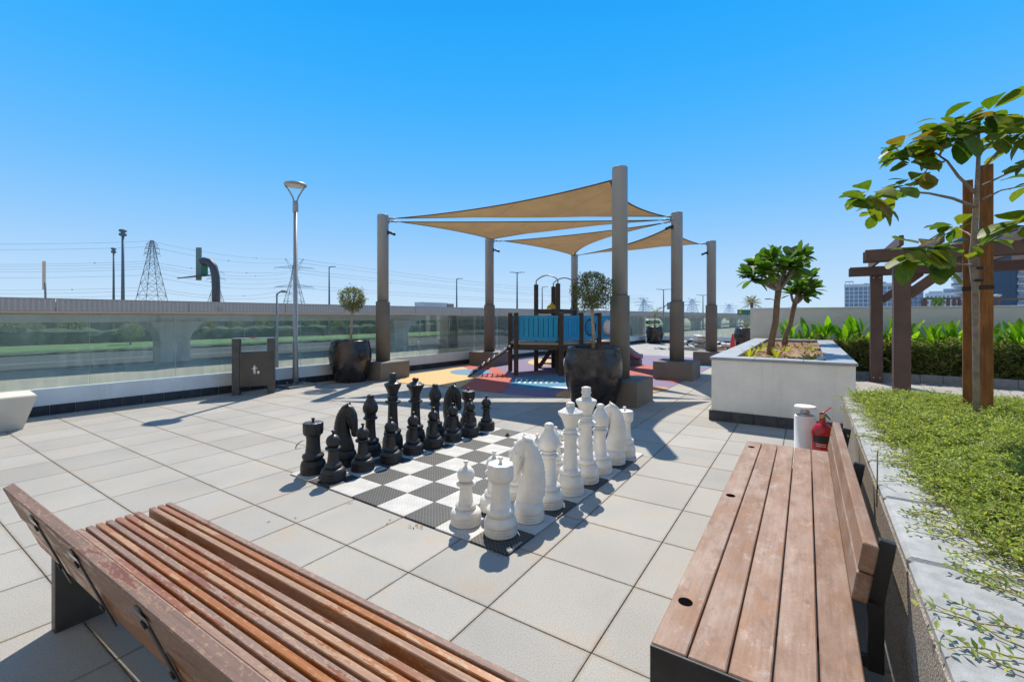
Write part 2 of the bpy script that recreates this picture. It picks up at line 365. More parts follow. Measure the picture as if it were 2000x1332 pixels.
# ---------------------------------------------------------------- mesh builder
class MB:
    def __init__(s): s.v = []; s.f = []; s.sm = []
    def add(s, vs, fs, smooth=False):
        n = len(s.v); s.v += [tuple(q) for q in vs]; s.f += [tuple(n + i for i in f) for f in fs]; s.sm += [smooth] * len(fs); return s
    def box(s, lo, hi, X=None):
        x0, y0, z0 = lo; x1, y1, z1 = hi
        vs = [Vector(q) for q in ((x0, y0, z0), (x1, y0, z0), (x1, y1, z0), (x0, y1, z0), (x0, y0, z1), (x1, y0, z1), (x1, y1, z1), (x0, y1, z1))]
        if X is not None: vs = [X @ q for q in vs]
        return s.add(vs, ((0, 3, 2, 1), (4, 5, 6, 7), (0, 1, 5, 4), (1, 2, 6, 5), (2, 3, 7, 6), (3, 0, 4, 7)))
    def cbox(s, lo, hi, c=.004, X=None):
        vs = []; idx = {}
        L = (lo, hi)
        for i in (0, 1):
            for j in (0, 1):
                for q in (0, 1):
                    base = [L[i][0], L[j][1], L[q][2]]; sg = (1 if i == 0 else -1, 1 if j == 0 else -1, 1 if q == 0 else -1)
                    for ax in range(3):
                        u = list(base)
                        for o in range(3):
                            if o != ax: u[o] += sg[o] * c
                        idx[(i, j, q, ax)] = len(vs); vs.append(Vector(u))
        fs = []
        def quad(*ks): fs.append([idx[x] for x in ks])
        for ax in range(3):
            o1, o2 = [o for o in range(3) if o != ax]
            for sd_ in (0, 1):
                loop = []
                for (p_, q_) in ((0, 0), (1, 0), (1, 1), (0, 1)):
                    t = [0, 0, 0]; t[ax] = sd_; t[o1] = p_; t[o2] = q_; loop.append((*t, ax))
                quad(*loop)
        for ax in range(3):
            o1, o2 = [o for o in range(3) if o != ax]
            for p_ in (0, 1):
                for q_ in (0, 1):
                    t0 = [0, 0, 0]; t0[o1] = p_; t0[o2] = q_; t1 = list(t0); t1[ax] = 1
                    quad((*t0, o1), (*t1, o1), (*t1, o2), (*t0, o2))
        for i in (0, 1):
            for j in (0, 1):
                for q in (0, 1): quad((i, j, q, 0), (i, j, q, 1), (i, j, q, 2))
        ctr = sum(vs, Vector()) / len(vs)
        out = []
        for f in fs:
            p0, p1, p2 = vs[f[0]], vs[f[1]], vs[f[2]]
            nn = (p1 - p0).cross(p2 - p0); fc = sum((vs[i] for i in f), Vector()) / len(f)
            out.append(f if nn.dot(fc - ctr) >= 0 else f[::-1])
        if X is not None: vs = [X @ q for q in vs]
        return s.add(vs, out)
    def lathe(s, prof, n=32, X=None, smooth=True, fn=None):
        vs = []; fs = []
        for (r, z) in prof:
            for i in range(n):
                t = 2 * PI * i / n; q = Vector((r * math.cos(t), r * math.sin(t), z))
                if fn: q = fn(q, t, r, z)
                vs.append(X @ q if X is not None else q)
        for a in range(len(prof) - 1):
            for i in range(n):
                j = (i + 1) % n; fs.append((a * n + i, a * n + j, (a + 1) * n + j, (a + 1) * n + i))
        m = len(prof) - 1
        if prof[0][0] > 1e-6: fs.append(tuple(range(n - 1, -1, -1)))
        if prof[-1][0] > 1e-6: fs.append(tuple(m * n + i for i in range(n)))
        return s.add(vs, fs, smooth)
    def tube(s, pts, rad, n=8, smooth=True, flat=(1, 1), up=None):
        pts = [Vector(p) for p in pts]; m = len(pts)
        if not isinstance(rad, list): rad = [rad] * m
        vs = []; fs = []; prev = None
        for i, p in enumerate(pts):
            d = (pts[min(i + 1, m - 1)] - pts[max(i - 1, 0)]).normalized()
            if prev is None:
                u = Vector(up) if up is not None else (Vector((0, 0, 1)) if abs(d.z) < .9 else Vector((1, 0, 0)))
                x = d.cross(u).normalized()
            else: x = (prev - d * prev.dot(d)).normalized()
            prev = x; y = d.cross(x)
            rr = rad[i]; ra, rb_ = rr if isinstance(rr, (list, tuple)) else (rr * flat[0], rr * flat[1])
            for q in range(n):
                t = 2 * PI * q / n; vs.append(p + x * (ra * math.cos(t)) + y * (rb_ * math.sin(t)))
        for i in range(m - 1):
            for q in range(n):
                r2 = (q + 1) % n; fs.append((i * n + q, i * n + r2, (i + 1) * n + r2, (i + 1) * n + q))
        fs.append(tuple(range(n - 1, -1, -1))); fs.append(tuple((m - 1) * n + q for q in range(n)))
        return s.add(vs, fs, smooth)
    def prism(s, pts, z0, z1, X=None):
        n = len(pts); vs = [Vector((p[0], p[1], z0)) for p in pts] + [Vector((p[0], p[1], z1)) for p in pts]
        ar = sum(pts[i][0] * pts[(i + 1) % n][1] - pts[(i + 1) % n][0] * pts[i][1] for i in range(n))
        fs = [tuple(range(n - 1, -1, -1)), tuple(range(n, 2 * n))] + [(i, (i + 1) % n, n + (i + 1) % n, n + i) for i in range(n)]
        if ar < 0: fs = [f[::-1] for f in fs]
        if X is not None: vs = [X @ q for q in vs]
        return s.add(vs, fs)
    def ball(s, c, r, n=10, m=6, sc=(1, 1, 1)):
        prof = [(r * math.sin(PI * i / m), -r * math.cos(PI * i / m)) for i in range(m + 1)]
        prof[0] = (1e-7, -r); prof[-1] = (1e-7, r)
        X = Matrix.Translation(Vector(c)) @ Matrix.Diagonal((*sc, 1))
        return s.lathe(prof, n, X)
    def mesh(s, name, mat):
        me = bpy.data.meshes.new(name); me.from_pydata(s.v, [], s.f)
        me.polygons.foreach_set('use_smooth', s.sm)
        if mat: me.materials.append(MATS[mat])
        me.update(); return me
    def build(s, name, mat, parent=None, loc=(0, 0, 0), rz=0, bevel=0):
        return obj(name, s.mesh(name, mat), parent, loc, rz)
def obj(name, me, parent=None, loc=(0, 0, 0), rz=0, mtx=None):
    o = bpy.data.objects.new(name, me); COL.objects.link(o)
    if parent is not None: o.parent = parent
    if mtx is not None: o.matrix_basis = mtx
    else: o.location = loc; o.rotation_euler = (0, 0, rz)
    return o
def tag(o, label=None, cat=None, group=None, kind=None):
    for k_, v_ in (('label', label), ('category', cat), ('group', group), ('kind', kind)):
        if v_: o[k_] = v_
    return o
def thing(name, label, cat, loc=(0, 0, 0), rz=0, group=None):
    o = bpy.data.objects.new(name, None); COL.objects.link(o); o.empty_display_size = .1
    o.location = loc; o.rotation_euler = (0, 0, rz); return tag(o, label, cat, group)
def dup(root, loc, rz, label, group=None, scale=None):
    r = root.copy(); COL.objects.link(r); r.location = loc; r.rotation_euler = (0, 0, rz)
    if scale: r.scale = scale
    r['label'] = label
    if group: r['group'] = group
    def rec(src, dst):
        for ch in src.children:
            q = ch.copy(); COL.objects.link(q); q.parent = dst; rec(ch, q)
    rec(root, r); return r
def bez(p0, p1, p2, n=8):
    p0, p1, p2 = Vector(p0), Vector(p1), Vector(p2)
    return [p0 * (1 - t) ** 2 + p1 * 2 * t * (1 - t) + p2 * t * t for t in [i / n for i in range(n + 1)]]
def bar(mb, p, q, w, h=None):
    p, q = Vector(p), Vector(q); d = (q - p); L = d.length; d.normalize()
    u = Vector((0, 0, 1)) if abs(d.z) < .95 else Vector((1, 0, 0))
    x = d.cross(u).normalized(); y = x.cross(d)
    X = Matrix((( d.x, x.x, y.x, p.x), (d.y, x.y, y.y, p.y), (d.z, x.z, y.z, p.z), (0, 0, 0, 1)))
    h = h or w
    return mb.box((0, -w / 2, -h / 2), (L, w / 2, h / 2), X)
def orient(p, d, up, roll=0):
    d = Vector(d).normalized(); up = Vector(up)
    y = up.cross(d)
    if y.length < 1e-4: y = Vector((0, 1, 0)).cross(d)
    y.normalize(); z = d.cross(y)
    m = Matrix(((d.x, y.x, z.x, 0), (d.y, y.y, z.y, 0), (d.z, y.z, z.z, 0), (0, 0, 0, 1)))
    return Matrix.Translation(Vector(p)) @ m @ Matrix.Rotation(roll, 4, 'X')
def smoothpoly(pts, n=5):
    out = []; m = len(pts); P_ = [Vector((p[0], p[1])) for p in pts]
    for i in range(m):
        a, b, c, d = P_[i - 1], P_[i], P_[(i + 1) % m], P_[(i + 2) % m]
        for j in range(n):
            t = j / n
            out.append(.5 * ((2 * b) + (c - a) * t + (2 * a - 5 * b + 4 * c - d) * t * t + (3 * b - a - 3 * c + d) * t ** 3))
    return out
# ---------------------------------------------------------------- ground, street and podium
ZS = -3.0
P0 = Vector((-7.56, 7.012, 0)); PD = Vector((.6066, .795, 0)); PN = Vector((.795, -.6066, 0))   # parapet: start, heading, towards the plaza
PANG = math.atan2(PD.y, PD.x)
PC = P0 + PD * 26.2                                    # far corner of the terrace
PD2 = Vector((math.cos(math.radians(-25)), math.sin(math.radians(-25)), 0)); PE = PC + PD2 * 22
mb = MB(); mb.add([(-2500, -600, ZS), (2500, -600, ZS), (2500, 4500, ZS), (-2500, 4500, ZS)], [(0, 1, 2, 3)])
tag(mb.build('ground', 'sand'), kind='structure')
def strip(name, d0, d1, mat, z=.01, s0=-120, s1=420, h=0, kind='structure'):
    q = [P0 - PN * d0 + PD * s0, P0 - PN * d0 + PD * s1, P0 - PN * d1 + PD * s1, P0 - PN * d1 + PD * s0]
    mb = MB()
    if h: mb.prism([(p.x, p.y) for p in q], ZS - .05, ZS + h)
    else: mb.add([(p.x, p.y, ZS + z) for p in q], [(0, 1, 2, 3)] if (q[1] - q[0]).cross(q[2] - q[1]).z > 0 else [(3, 2, 1, 0)])
    return tag(mb.build(name, mat), kind=kind)
strip('road', 43.3, 66, 'asphalt')
strip('kerb', 42.9, 43.3, 'kerb_stone', h=.14)
strip('grass_verge', 72, 92, 'grass_far', z=.02, kind='stuff')
strip('service_road', 108, 118, 'asphalt')
strip('road_line', 54, 54.2, 'white_paint', z=.015)
strip('field', 118, 320, 'grass_far', z=.02, kind='stuff')

pod = [PC, PE, Vector((45, 10, 0)), Vector((45, -45, 0)), Vector((-45, -45, 0)), P0 - PD * 40]
mb = MB(); mb.prism([(p.x, p.y) for p in pod], ZS - .05, -.06)
tag(mb.build('podium', 'concrete_cream'), kind='structure')
mb = MB(); mb.add([(p.x, p.y, -.012) for p in pod], [tuple(range(len(pod) - 1, -1, -1))])
pave = tag(mb.build('pavement', 'grout'), kind='structure')
# drainage strip along the parapet
q0, q1 = P0 - PD * 22, PC
mb = MB(); mb.add([q0 + Vector((0, 0, -.004)), q0 + PN * .22 + Vector((0, 0, -.004)), q1 + PN * .22 + Vector((0, 0, -.004)), q1 + Vector((0, 0, -.004))], [(0, 1, 2, 3)])
tag(mb.build('drain_strip', 'gutter'), kind='structure')

# ---------------------------------------------------------------- paving tiles
def clip(poly, p, n):
    out = []
    for i in range(len(poly)):
        a, b = poly[i], poly[(i + 1) % len(poly)]; da, db = (a - p).dot(n), (b - p).dot(n)
        if da >= 0: out.append(a)
        if (da >= 0) != (db >= 0): out.append(a + (b - a) * (da / (da - db)))
    return out
gapw = .0027
tile_me = MB().cbox((gapw, gapw, -.035), (TSA - gapw, TSB - gapw, 0), .0022).mesh('tile', 'paving_tile')
N2 = Vector((-PD2.y, PD2.x, 0))
def in_rect(a, b, r): return r[0] < a < r[1] and r[2] < b < r[3]
cand = []
for kx in range(-40, 45):
    for ky in range(-14, 60):
        a0, b0 = TA + kx * TSA, TB + ky * TSB
        c_ = W(a0 + TSA / 2, b0 + TSB / 2)
        if c_.y < -2 or c_.y > 34 or c_.x > 22: continue
        if (c_ - P0).dot(PN) < -.4 or (c_ - PC).dot(N2) > .3: continue
        ca, cb = a0 + TSA / 2, b0 + TSB / 2
        if in_rect(ca, cb, (-.95, .25, 7.65, 14.1)) or in_rect(ca, cb, (.62, 6, -3, 5.95)) or in_rect(ca, cb, (-.4, 9, 14.5, 20)): continue
        vis = 0
        if c_.y > .6:
            x = CX + F * c_.x / c_.y; y = HY + F * H / c_.y
            if -60 < x < 2060 and y < 1400: vis = 1
        elif c_.y < -1: continue
        cand.append((0 if vis else 1, c_.length, kx, ky))
cand.sort()
far = MB(); nt_ = 0
lim = P0 + PN * .16
for vis, dist, kx, ky in cand:
    a0, b0 = TA + kx * TSA, TB + ky * TSB
    corners = [W(a0 + gapw, b0 + gapw), W(a0 + TSA - gapw, b0 + gapw), W(a0 + TSA - gapw, b0 + TSB - gapw), W(a0 + gapw, b0 + TSB - gapw)]
    pl = clip(clip(corners, lim, PN), PC - N2 * .05, -N2)
    if len(pl) < 3: continue
    if vis == 0 and nt_ < 292:
        nt_ += 1
        if pl == corners: obj('tile', tile_me, pave, W(a0, b0), TH)
        else: MB().prism(pl, -.035, 0).build('tile', 'paving_tile', pave)
    else: far.prism(pl, -.035, 0)
tag(far.build('far_tiles', 'paving_tile', pave), kind='stuff')

# ---------------------------------------------------------------- rubber play surface
def flat(name, px, z, mat, parent=None, n=5, th=.006):
    pts = [G(*p) for p in px]; pts = smoothpoly(pts, n) if n else pts
    return MB().prism(pts, z - th, z).build(name, mat, parent)
def ell(cx, cy, rx, ry, n=28): return [(cx + rx * math.cos(2 * PI * i / n), cy + ry * math.sin(2 * PI * i / n)) for i in range(n)]
rub = flat('play_surface', [(776, 746), (800, 749.5), (832, 752), (866, 754), (900, 759), (940, 764), (976, 768), (1032, 773), (1090, 776), (1150, 777), (1240, 772),
      (1290, 765), (1322, 751), (1350, 738), (1380, 722), (1396, 711), (1380, 702), (1340, 698), (1277, 694.5), (1225, 694), (1150, 694), (1075, 694.5), (1046, 698), (998, 704.5), (950, 711), (904, 717), (850, 725), (800, 733)], .006, 'rubber_violet', n=3)
tag(rub, kind='structure')
flat('rubber_patch', [(776, 746), (800, 749.5), (832, 752), (866, 754), (897, 757.5), (914, 748), (928, 739.5), (941, 735.5), (934, 731.5), (915, 722), (904, 717), (880, 720), (850, 725), (800, 733)], .011, 'rubber_yellow', rub, 2)
flat('rubber_patch', [(904, 717), (915, 714), (940, 713.5), (962, 717), (978, 723), (990, 731), (997, 738), (997, 748), (987, 760), (976, 768), (940, 763.5), (900, 758.2), (917, 748), (931, 739.5), (944, 735.5), (937, 731), (918, 722)], .0115, 'rubber_coral', rub, 2)
flat('rubber_patch', ell(920, 727.5, 41, 5.6), .016, 'rubber_blue', rub, 0)
flat('rubber_patch', [(992, 748), (1010, 739), (1040, 736), (1080, 735), (1110, 738), (1125, 747), (1112, 757), (1080, 762), (1040, 762), (1008, 757)], .011, 'rubber_teal', rub, 3)
flat('rubber_patch', ell(1057, 708, 26, 6.5), .011, 'rubber_yellow', rub, 0)
flat('rubber_patch', [(1086, 775.6), (1094, 766), (1112, 764), (1132, 768), (1140, 776.6)], .0118, 'rubber_orange', rub, 2)
flat('rubber_patch', [(1226, 716), (1250, 713), (1280, 716), (1308, 724), (1326, 738), (1323, 748), (1308, 746), (1279, 739), (1250, 733), (1226, 732)], .011, 'rubber_coral', rub, 2)
flat('rubber_patch', [(1226, 757), (1255, 755), (1284, 756), (1306, 759), (1288, 764.5), (1255, 769.5), (1226, 772)], .011, 'rubber_orange', rub, 2)
flat('rubber_patch', [(1362, 716), (1366, 708), (1386, 706), (1394, 711), (1382, 719)], .011, 'rubber_blue', rub, 2)
# white road dashes on the rubber
mb = MB()
for i in range(8):
    x = 1012 + i * 10.5; y = 749.5 - abs(i - 3.5) * .25
    mb.prism([G(x, y), G(x + 4, y), G(x + 5, y - 2.2), G(x + 1, y - 2.2)], .012, .0135)
mb.prism([G(1068, 757.2), G(1110, 759.5), G(1110, 757), (G(1090, 756.2))], .012, .0135)
mb.build('painted_dashes', 'white_paint', rub)

# ---------------------------------------------------------------- glass parapets
def parapet(name, label, p, d, L, s0, pstep, poff, sstep, soff):
    ang = math.atan2(d.y, d.x)
    t = thing(name, label, 'parapet', p, ang)           # local x along, y away from the plaza
    MB().cbox((s0, .0, -.05), (L, .26, .40), .006).build('upstand', 'white_paint', t)
    me = MB().cbox((.003, -.014, -.01), (sstep - .003, -.001, .15), .003).mesh('skirting_tile', 'black_tile')
    x = soff
    while x < L - .1:
        if x + sstep > s0: obj('skirting_tile', me, t, (x, 0, 0))
        x += sstep
    gm = MB().box((.006, .10, .385), (pstep - .006, .112, 1.60)).mesh('glass_panel', 'parapet_glass')
    em = MB().box((.001, .101, .40), (.0055, .111, 1.6)).mesh('glass_edge', 'glass_edge')
    x = poff
    while x < L - .2:
        if x > s0:
            o = obj('glass_panel', gm, t, (x, 0, 0)); obj('edge', em, o)
        x += pstep
    return t
parapet('glass_parapet', 'long white upstand with black skirting and clear glass panels along the terrace', P0, PD, 26.1, -16, 1.222, .724 - 1.222 * 14, .3, .238 - .3 * 28)
parapet('glass_parapet', 'far glass parapet with black skirting closing the end of the terrace behind the rubble', PC, PD2, 20, -.1, 1.222, 0.1, .3, 0)

# ---------------------------------------------------------------- shade columns
def column(p, ztop, label):
    t = thing('shade_column', label, 'column', p, TH, 'columns of the shade sails')
    MB().cbox((-.48, -.47, -.02), (.48, .47, .44), .012).build('pedestal', 'ped_paint', t)
    MB().lathe([(.178, .442), (.178, 1.94), (.172, 1.955), (.146, 1.957)], 36).build('sleeve', 'ped_paint', t)
    MB().lathe([(.143, 1.95), (.143, ztop - .02), (.138, ztop)], 36).build('shaft', 'col_paint', t)
    return t
C1, C2, C3 = Vector((-3.32, 11.55, 0)), Vector((-.74, 14.75, 0)), Vector((2.63, 18.9, 0))
C4, C5, C6 = Vector((2.0, 8.33, 0)), Vector((4.24, 11.55, 0)), Vector((6.55, 14.75, 0))
for p, zt, lb in ((C1, 4.18, 'grey round shade column on a brown block beside the left dark pot, leftmost of the six'),
                  (C2, 4.13, 'grey round shade column on a brown block against the left glass parapet, behind the rope ramp'),
                  (C3, 4.19, 'farthest grey shade column, rising behind the blue playhouse'),
                  (C4, 4.33, 'tallest and nearest grey shade column, on a brown block behind the large central pot'),
                  (C5, 4.24, 'grey shade column on a brown block where all four sails meet, right of the slide'),
                  (C6, 4.05, 'rightmost grey shade column on a brown block just behind the white planter')):
    column(p, zt, lb)

def sail(name, label, a, b, c, dep=(.075, .075, .075), n=16):
    a, b, c = Vector(a), Vector(b), Vector(c)
    ctr = (a + b + c) / 3
    def pt(u, v, w_):
        p = a * u + b * v + c * w_
        for (x, y, z, P, Q, Rr, dp) in ((u, v, w_, a, b, c, dep[0]), (v, w_, u, b, c, a, dep[1]), (w_, u, v, c, a, b, dep[2])):
            e = Q - P; L = e.length; m = (Rr - P) - e * ((Rr - P).dot(e) / L / L); m.normalize()
            p = p + m * (dp * L * 4 * x * y * (1 - z) ** 1.0)
        p.z -= .25 * 27 * u * v * w_ * .6
        return p
    t = thing(name, label, 'shade sail', (ctr.x, ctr.y, 0), 0, 'tan shade sails')
    o = Vector((ctr.x, ctr.y, 0)); idx = {}; mb = MB(); vs = []
    for i in range(n + 1):
        for j in range(n + 1 - i):
            idx[i, j] = len(vs); vs.append(pt(1 - (i + j) / n, i / n, j / n) - o)
    fs = []
    for i in range(n):
        for j in range(n - i):
            fs.append((idx[i, j], idx[i + 1, j], idx[i, j + 1]))
            if i + j < n - 1: fs.append((idx[i + 1, j], idx[i + 1, j + 1], idx[i, j + 1]))
    mb.add(vs, fs, True); mb.build('cloth', 'shade_cloth', t)
    for e in (lambda s: (1 - s, s, 0), lambda s: (0, 1 - s, s), lambda s: (s, 0, 1 - s)):
        MB().tube([pt(*e(i / 20)) - o for i in range(21)], (.026, .012), 6).build('hem', 'shade_cloth', t)
    return t, o
def corner(t, o, p, col):
    # ring, turnbuckle and wire from the sail's corner to the column
    p = Vector(p); q = Vector((col.x, col.y, p.z)); d = (q - p); d.normalize(); e = q - d * .135
    L = (e - p).length
    MB().tube([p - o, p + d * L * .3 - o, p + d * L * .31 - o, p + d * L * .8 - o, p + d * L * .81 - o, e - o], [.012, .012, .024, .024, .012, .012], 8).build('turnbuckle', 'pole_paint', t)
    MB().box((e.x - o.x - .03, e.y - o.y - .03, e.z - .06), (e.x - o.x + .03, e.y - o.y + .03, e.z + .06)).build('bracket', 'pole_paint', t)
def toward(p, q, dist, z): d = (Vector((q.x, q.y, 0)) - Vector((p.x, p.y, 0))).normalized(); return Vector((p.x + d.x * dist, p.y + d.y * dist, z))
def mid(*ps): return sum((Vector(p) for p in ps), Vector()) / len(ps)
for (lb, q, dp_) in (('tan shade sail highest at the tallest column, nearest of the four', ((C1, .42, 4.075), (C4, .26, 4.16), (C5, .36, 4.12)), (.062, .085, .012)),
                ('tan shade sail just behind the nearest one, reaching the column by the glass', ((C1, .45, 4.03), (C2, .22, 4.08), (C5, .45, 4.07)), (.05, .065, .012)),
                ('tan shade sail over the blue playhouse, third from the front', ((C2, .5, 4.06), (C3, .25, 4.10), (C5, .5, 4.05)), (.05, .085, .045)),
                ('tan shade sail farthest back, stretched to the rightmost column', ((C3, .45, 4.12), (C5, .25, 3.98), (C6, .4, 3.97)), (.06, .07, .05))):
    g = mid(*[x[0] for x in q]); cs = [toward(x[0], g, x[1], x[2]) for x in q]
    t, o = sail('shade_sail', lb, *cs, dep=dp_)
    for x, p in zip(q, cs): corner(t, o, p, x[0])

# small cameras on the columns
def cctv(col, ang, z, label):
    t = thing('security_camera', label, 'camera', (col.x + .143 * math.cos(ang), col.y + .143 * math.sin(ang), z), ang, 'security cameras on the shade columns')
    MB().box((0, -.03, -.05), (.02, .03, .05)).tube([(.01, 0, 0), (.07, 0, .02), (.10, 0, 0)], .014, 8).build('bracket', 'dark_steel', t)
    MB().tube([(.06, 0, .0), (.20, 0, -.06)], .034, 10).build('camera_body', 'dark_steel', t)
cctv(C1, math.radians(-15), 3.72, 'small dark camera on the leftmost shade column')
cctv(C2, math.radians(-15), 3.75, 'small dark camera on the shade column by the left glass')
cctv(C5, math.radians(200), 3.86, 'small dark camera on the shade column where the sails meet')
cctv(C6, math.radians(190), 3.66, 'small dark camera on the rightmost shade column')

# ---------------------------------------------------------------- big dark pots and their trees
POT = [(.335, 0), (.36, .02), (.40, .18), (.46, .36), (.495, .56), (.492, .72), (.462, .88), (.437, .965), (.44, .985), (.425, 1.0), (.405, .985), (.40, .90), (1e-4, .90)]
pots = []
pot_me = MB().lathe(POT, 48).mesh('body', 'pot_glaze'); soil_me = MB().lathe([(.41, .88), (.40, .93), (.2, .945), (1e-4, .95)], 24).mesh('soil', 'soil')
def leafgeo(mb, p, d, up, L, Wd, bend=.15, fold=.18):
    d = Vector(d).normalized(); s = d.cross(Vector(up)).normalized(); n = s.cross(d)
    q = [Vector(p), Vector(p) + d * L * .5 - n * bend * L * .25, Vector(p) + d * L - n * bend * L]
    m = q[1]; mb.add([q[0], m + s * Wd / 2 + n * fold * Wd, q[2], m - s * Wd / 2 + n * fold * Wd], [(0, 1, 2), (0, 2, 3)])
def rnddir(r): 
    z = r.uniform(-1, 1); t = r.uniform(0, 2 * PI); k_ = math.sqrt(1 - z * z); return Vector((k_ * math.cos(t), k_ * math.sin(t), z))
def pot(p, label, rz=0, s=1):
    t = thing('plant_pot', label, 'plant pot', p, rz, 'large dark glazed pots'); t.scale = (s, s, s)
    obj('body', pot_me, t); obj('soil', soil_me, t); return t
PA, PB, PCC, PDD = Vector((-3.93, 10.92, 0)), Vector((1.435, 7.93, 0)), Vector((8.45, 26.6, 0)), Vector((10.9, 20.9, 0))
pot(PA, 'dark glazed pot with an olive tree beside the lamp post', .6, 1.0)
pot(PB, 'large dark glazed pot with an olive tree behind the white chess pieces', 2.2, 1.04)
pot(PCC, 'distant dark pot with a thin palm shoot in the far corner of the glass', 1.1)
pot(PDD, 'dark pot half hidden behind the end of the white wall, next to the cone', 3.0, 1.05)
def olive(p, zc, r, label, seed, nl, lean=(0, 0)):
    rr = random.Random(seed)
    t = thing('olive_tree', label, 'tree', (p.x, p.y, .93), 0, 'clipped olive trees in pots')
    zc -= .93; cx, cy = lean
    MB().tube([(0, 0, -.03), (cx * .3 + .01, cy * .3, zc * .35), (cx * .8 - .008, cy * .8, zc * .7), (cx, cy, zc - r * .35)], [.034, .029, .027, .022], 10).build('trunk', 'bark_pale', t)
    br = MB(); lf = MB(); c = Vector((cx, cy, zc)); tips = []
    for i in range(26):
        d = rnddir(rr); d.z = abs(d.z) * .9 - .25; d.normalize(); e = c + d * r * rr.uniform(.65, .95); b = c + Vector((0, 0, -r * .5))
        m_ = (b + e) / 2 + rnddir(rr) * .04 - Vector((0, 0, .03)); pts = bez(b, m_, e, 4); br.tube(pts, [.012, .009, .007, .005, .003], 5); tips += pts[1:]
    br.build('branches', 'bark_pale', t)
    lump = [(rnddir(rr), rr.uniform(.75, 1.12)) for _ in range(18)]
    for i in range(nl):
        if rr.random() < .3: p_ = rr.choice(tips) + rnddir(rr) * rr.uniform(.02, .09)
        else:
            d = rnddir(rr); best = max(lump, key=lambda q: q[0].dot(d)); p_ = c + d * r * best[1] * rr.uniform(.55, 1.0) ** .6; p_.z = c.z + (p_.z - c.z) * 1.02
        dd = (rnddir(rr) + (p_ - c).normalized() * .9 + Vector((0, 0, .3)))
        leafgeo(lf, p_, dd, rnddir(rr), rr.uniform(.035, .062), rr.uniform(.010, .018), rr.uniform(-.1, .3))
    lf.build('crown', 'leaf_olive', t)
    return t
olive(PA, 1.985, .345, 'small rounded olive tree growing in the left pot by the lamp post', 3, 3400, (.06, -.02))
olive(PB, 2.0, .37, 'rounded grey-green olive tree growing in the central pot', 5, 4600, (-.02, 0))
def low_weeds(mb, rr, c, n, r, L):
    for i in range(n):
        q = c + Vector((rr.gauss(0, r), rr.gauss(0, r), 0)); leafgeo(mb, q, rnddir(rr) + Vector((0, 0, 1.1)), rnddir(rr), rr.uniform(.5, 1) * L, L * .25, .3)
rr = random.Random(9); mb = MB(); low_weeds(mb, rr, Vector((-.12, -.1, .95)), 90, .11, .09); low_weeds(mb, rr, Vector((.2, .1, .95)), 70, .07, .09)
tag(mb.build('weeds', 'leaf_hedge', None, PB), 'low green weeds around the trunk in the central pot', 'weeds')
# palm shoots in the two far pots
def shoot(p, label, h, n, seed, fr=.5):
    rr = random.Random(seed); t = thing('palm_shoot', label, 'plant', (p.x, p.y, .93)); mb = MB()
    MB().tube([(0, 0, -.03), (.02, 0, h * .5), (0, .01, h)], [.035, .025, .012], 7).build('stem', 'leaf_palm', t)
    for i in range(n):
        a = rr.uniform(0, 2 * PI); e = rr.uniform(.5, 1.3); d = Vector((math.cos(a) * math.cos(e), math.sin(a) * math.cos(e), math.sin(e)))
        L = fr * rr.uniform(.7, 1.2); b = Vector((0, 0, h * rr.uniform(.7, 1.0))); lf = MB(); pts = bez(b, b + d * L * .6, b + d * L - Vector((0, 0, .18 * L)), 6)
        lf.tube(pts, [.008] * 6 + [.003], 4)
        for j in range(1, 7):
            for sgn in (-1, 1):
                s = (pts[j] - pts[j - 1]).cross(Vector((0, 0, 1))).normalized() * sgn
                leafgeo(lf, pts[j], s + d * .8, Vector((0, 0, 1)), L * .35, .035, .3)
        lf.build('frond', 'leaf_palm', t)
shoot(PCC, 'thin pale palm shoot in the far corner pot', .85, 7, 4, .6)
shoot(PDD, 'short green shoot in the pot beside the cone', .15, 5, 6, .35)

# ---------------------------------------------------------------- lamp post and litter bin
LP = Vector((-4.88, 10.12, 0))
t = thing('lamp_post', 'grey lamp post with a round disc head on a forked bracket by the left parapet', 'lamp post', LP, PANG + .12)
pl = MB().cbox((-.34, -.29, .0), (.34, .29, .05), .006).build('base_plate', 'gutter', t)
m_ = MB()
for x in (-.12, .12):
    for y in (-.12, .12): m_.lathe([(.014, .06), (.014, .10), (1e-4, .104)], 8, Matrix.Translation((x, y, 0)))
MB().cbox((-.16, -.16, .05), (.16, .16, .062), .003).build('flange', 'steel', t); m_.build('anchor_bolts', 'steel', t)
MB().lathe([(.062, .06), (.058, 1.0), (.048, 1.02), (.042, 4.05)], 20).build('pole', 'pole_paint', t)
MB().lathe([(.056, 3.92), (.06, 3.93), (.06, 4.14), (.05, 4.17)], 20).build('collar', 'pole_paint', t)
for s_ in (-1, 1):
    a = math.radians(-52); X = Matrix.Rotation(a, 3, 'Z')
    MB().tube([X @ Vector(q) for q in ((s_ * .02, 0, 4.12), (s_ * .06, 0, 4.26), (s_ * .15, 0, 4.42), (s_ * .225, 0, 4.52))], .017, 8).build('bracket_arm', 'pole_paint', t)
hd = MB().lathe([(.2, 4.505), (.232, 4.515), (.24, 4.535), (.225, 4.56), (.12, 4.585), (1e-4, 4.592)], 36).build('lamp_head', 'pole_paint', t)
MB().lathe([(1e-4, 4.498), (.19, 4.500), (.198, 4.506)], 32).build('diffuser', 'lens', hd)
BP = Vector((-5.28, 9.20, 0)); 
t = thing('litter_bin', 'dark metal litter bin hung between two uprights next to the lamp post', 'bin', BP, math.radians(24))
for x in (-.375, .245): MB().cbox((x, -.15, 0), (x + .13, .15, 1.12), .004).build('upright', 'grey_steel', t)
MB().cbox((-.375, -.15, 1.121), (.375, .15, 1.135), .003).build('top_plate', 'steel', t)
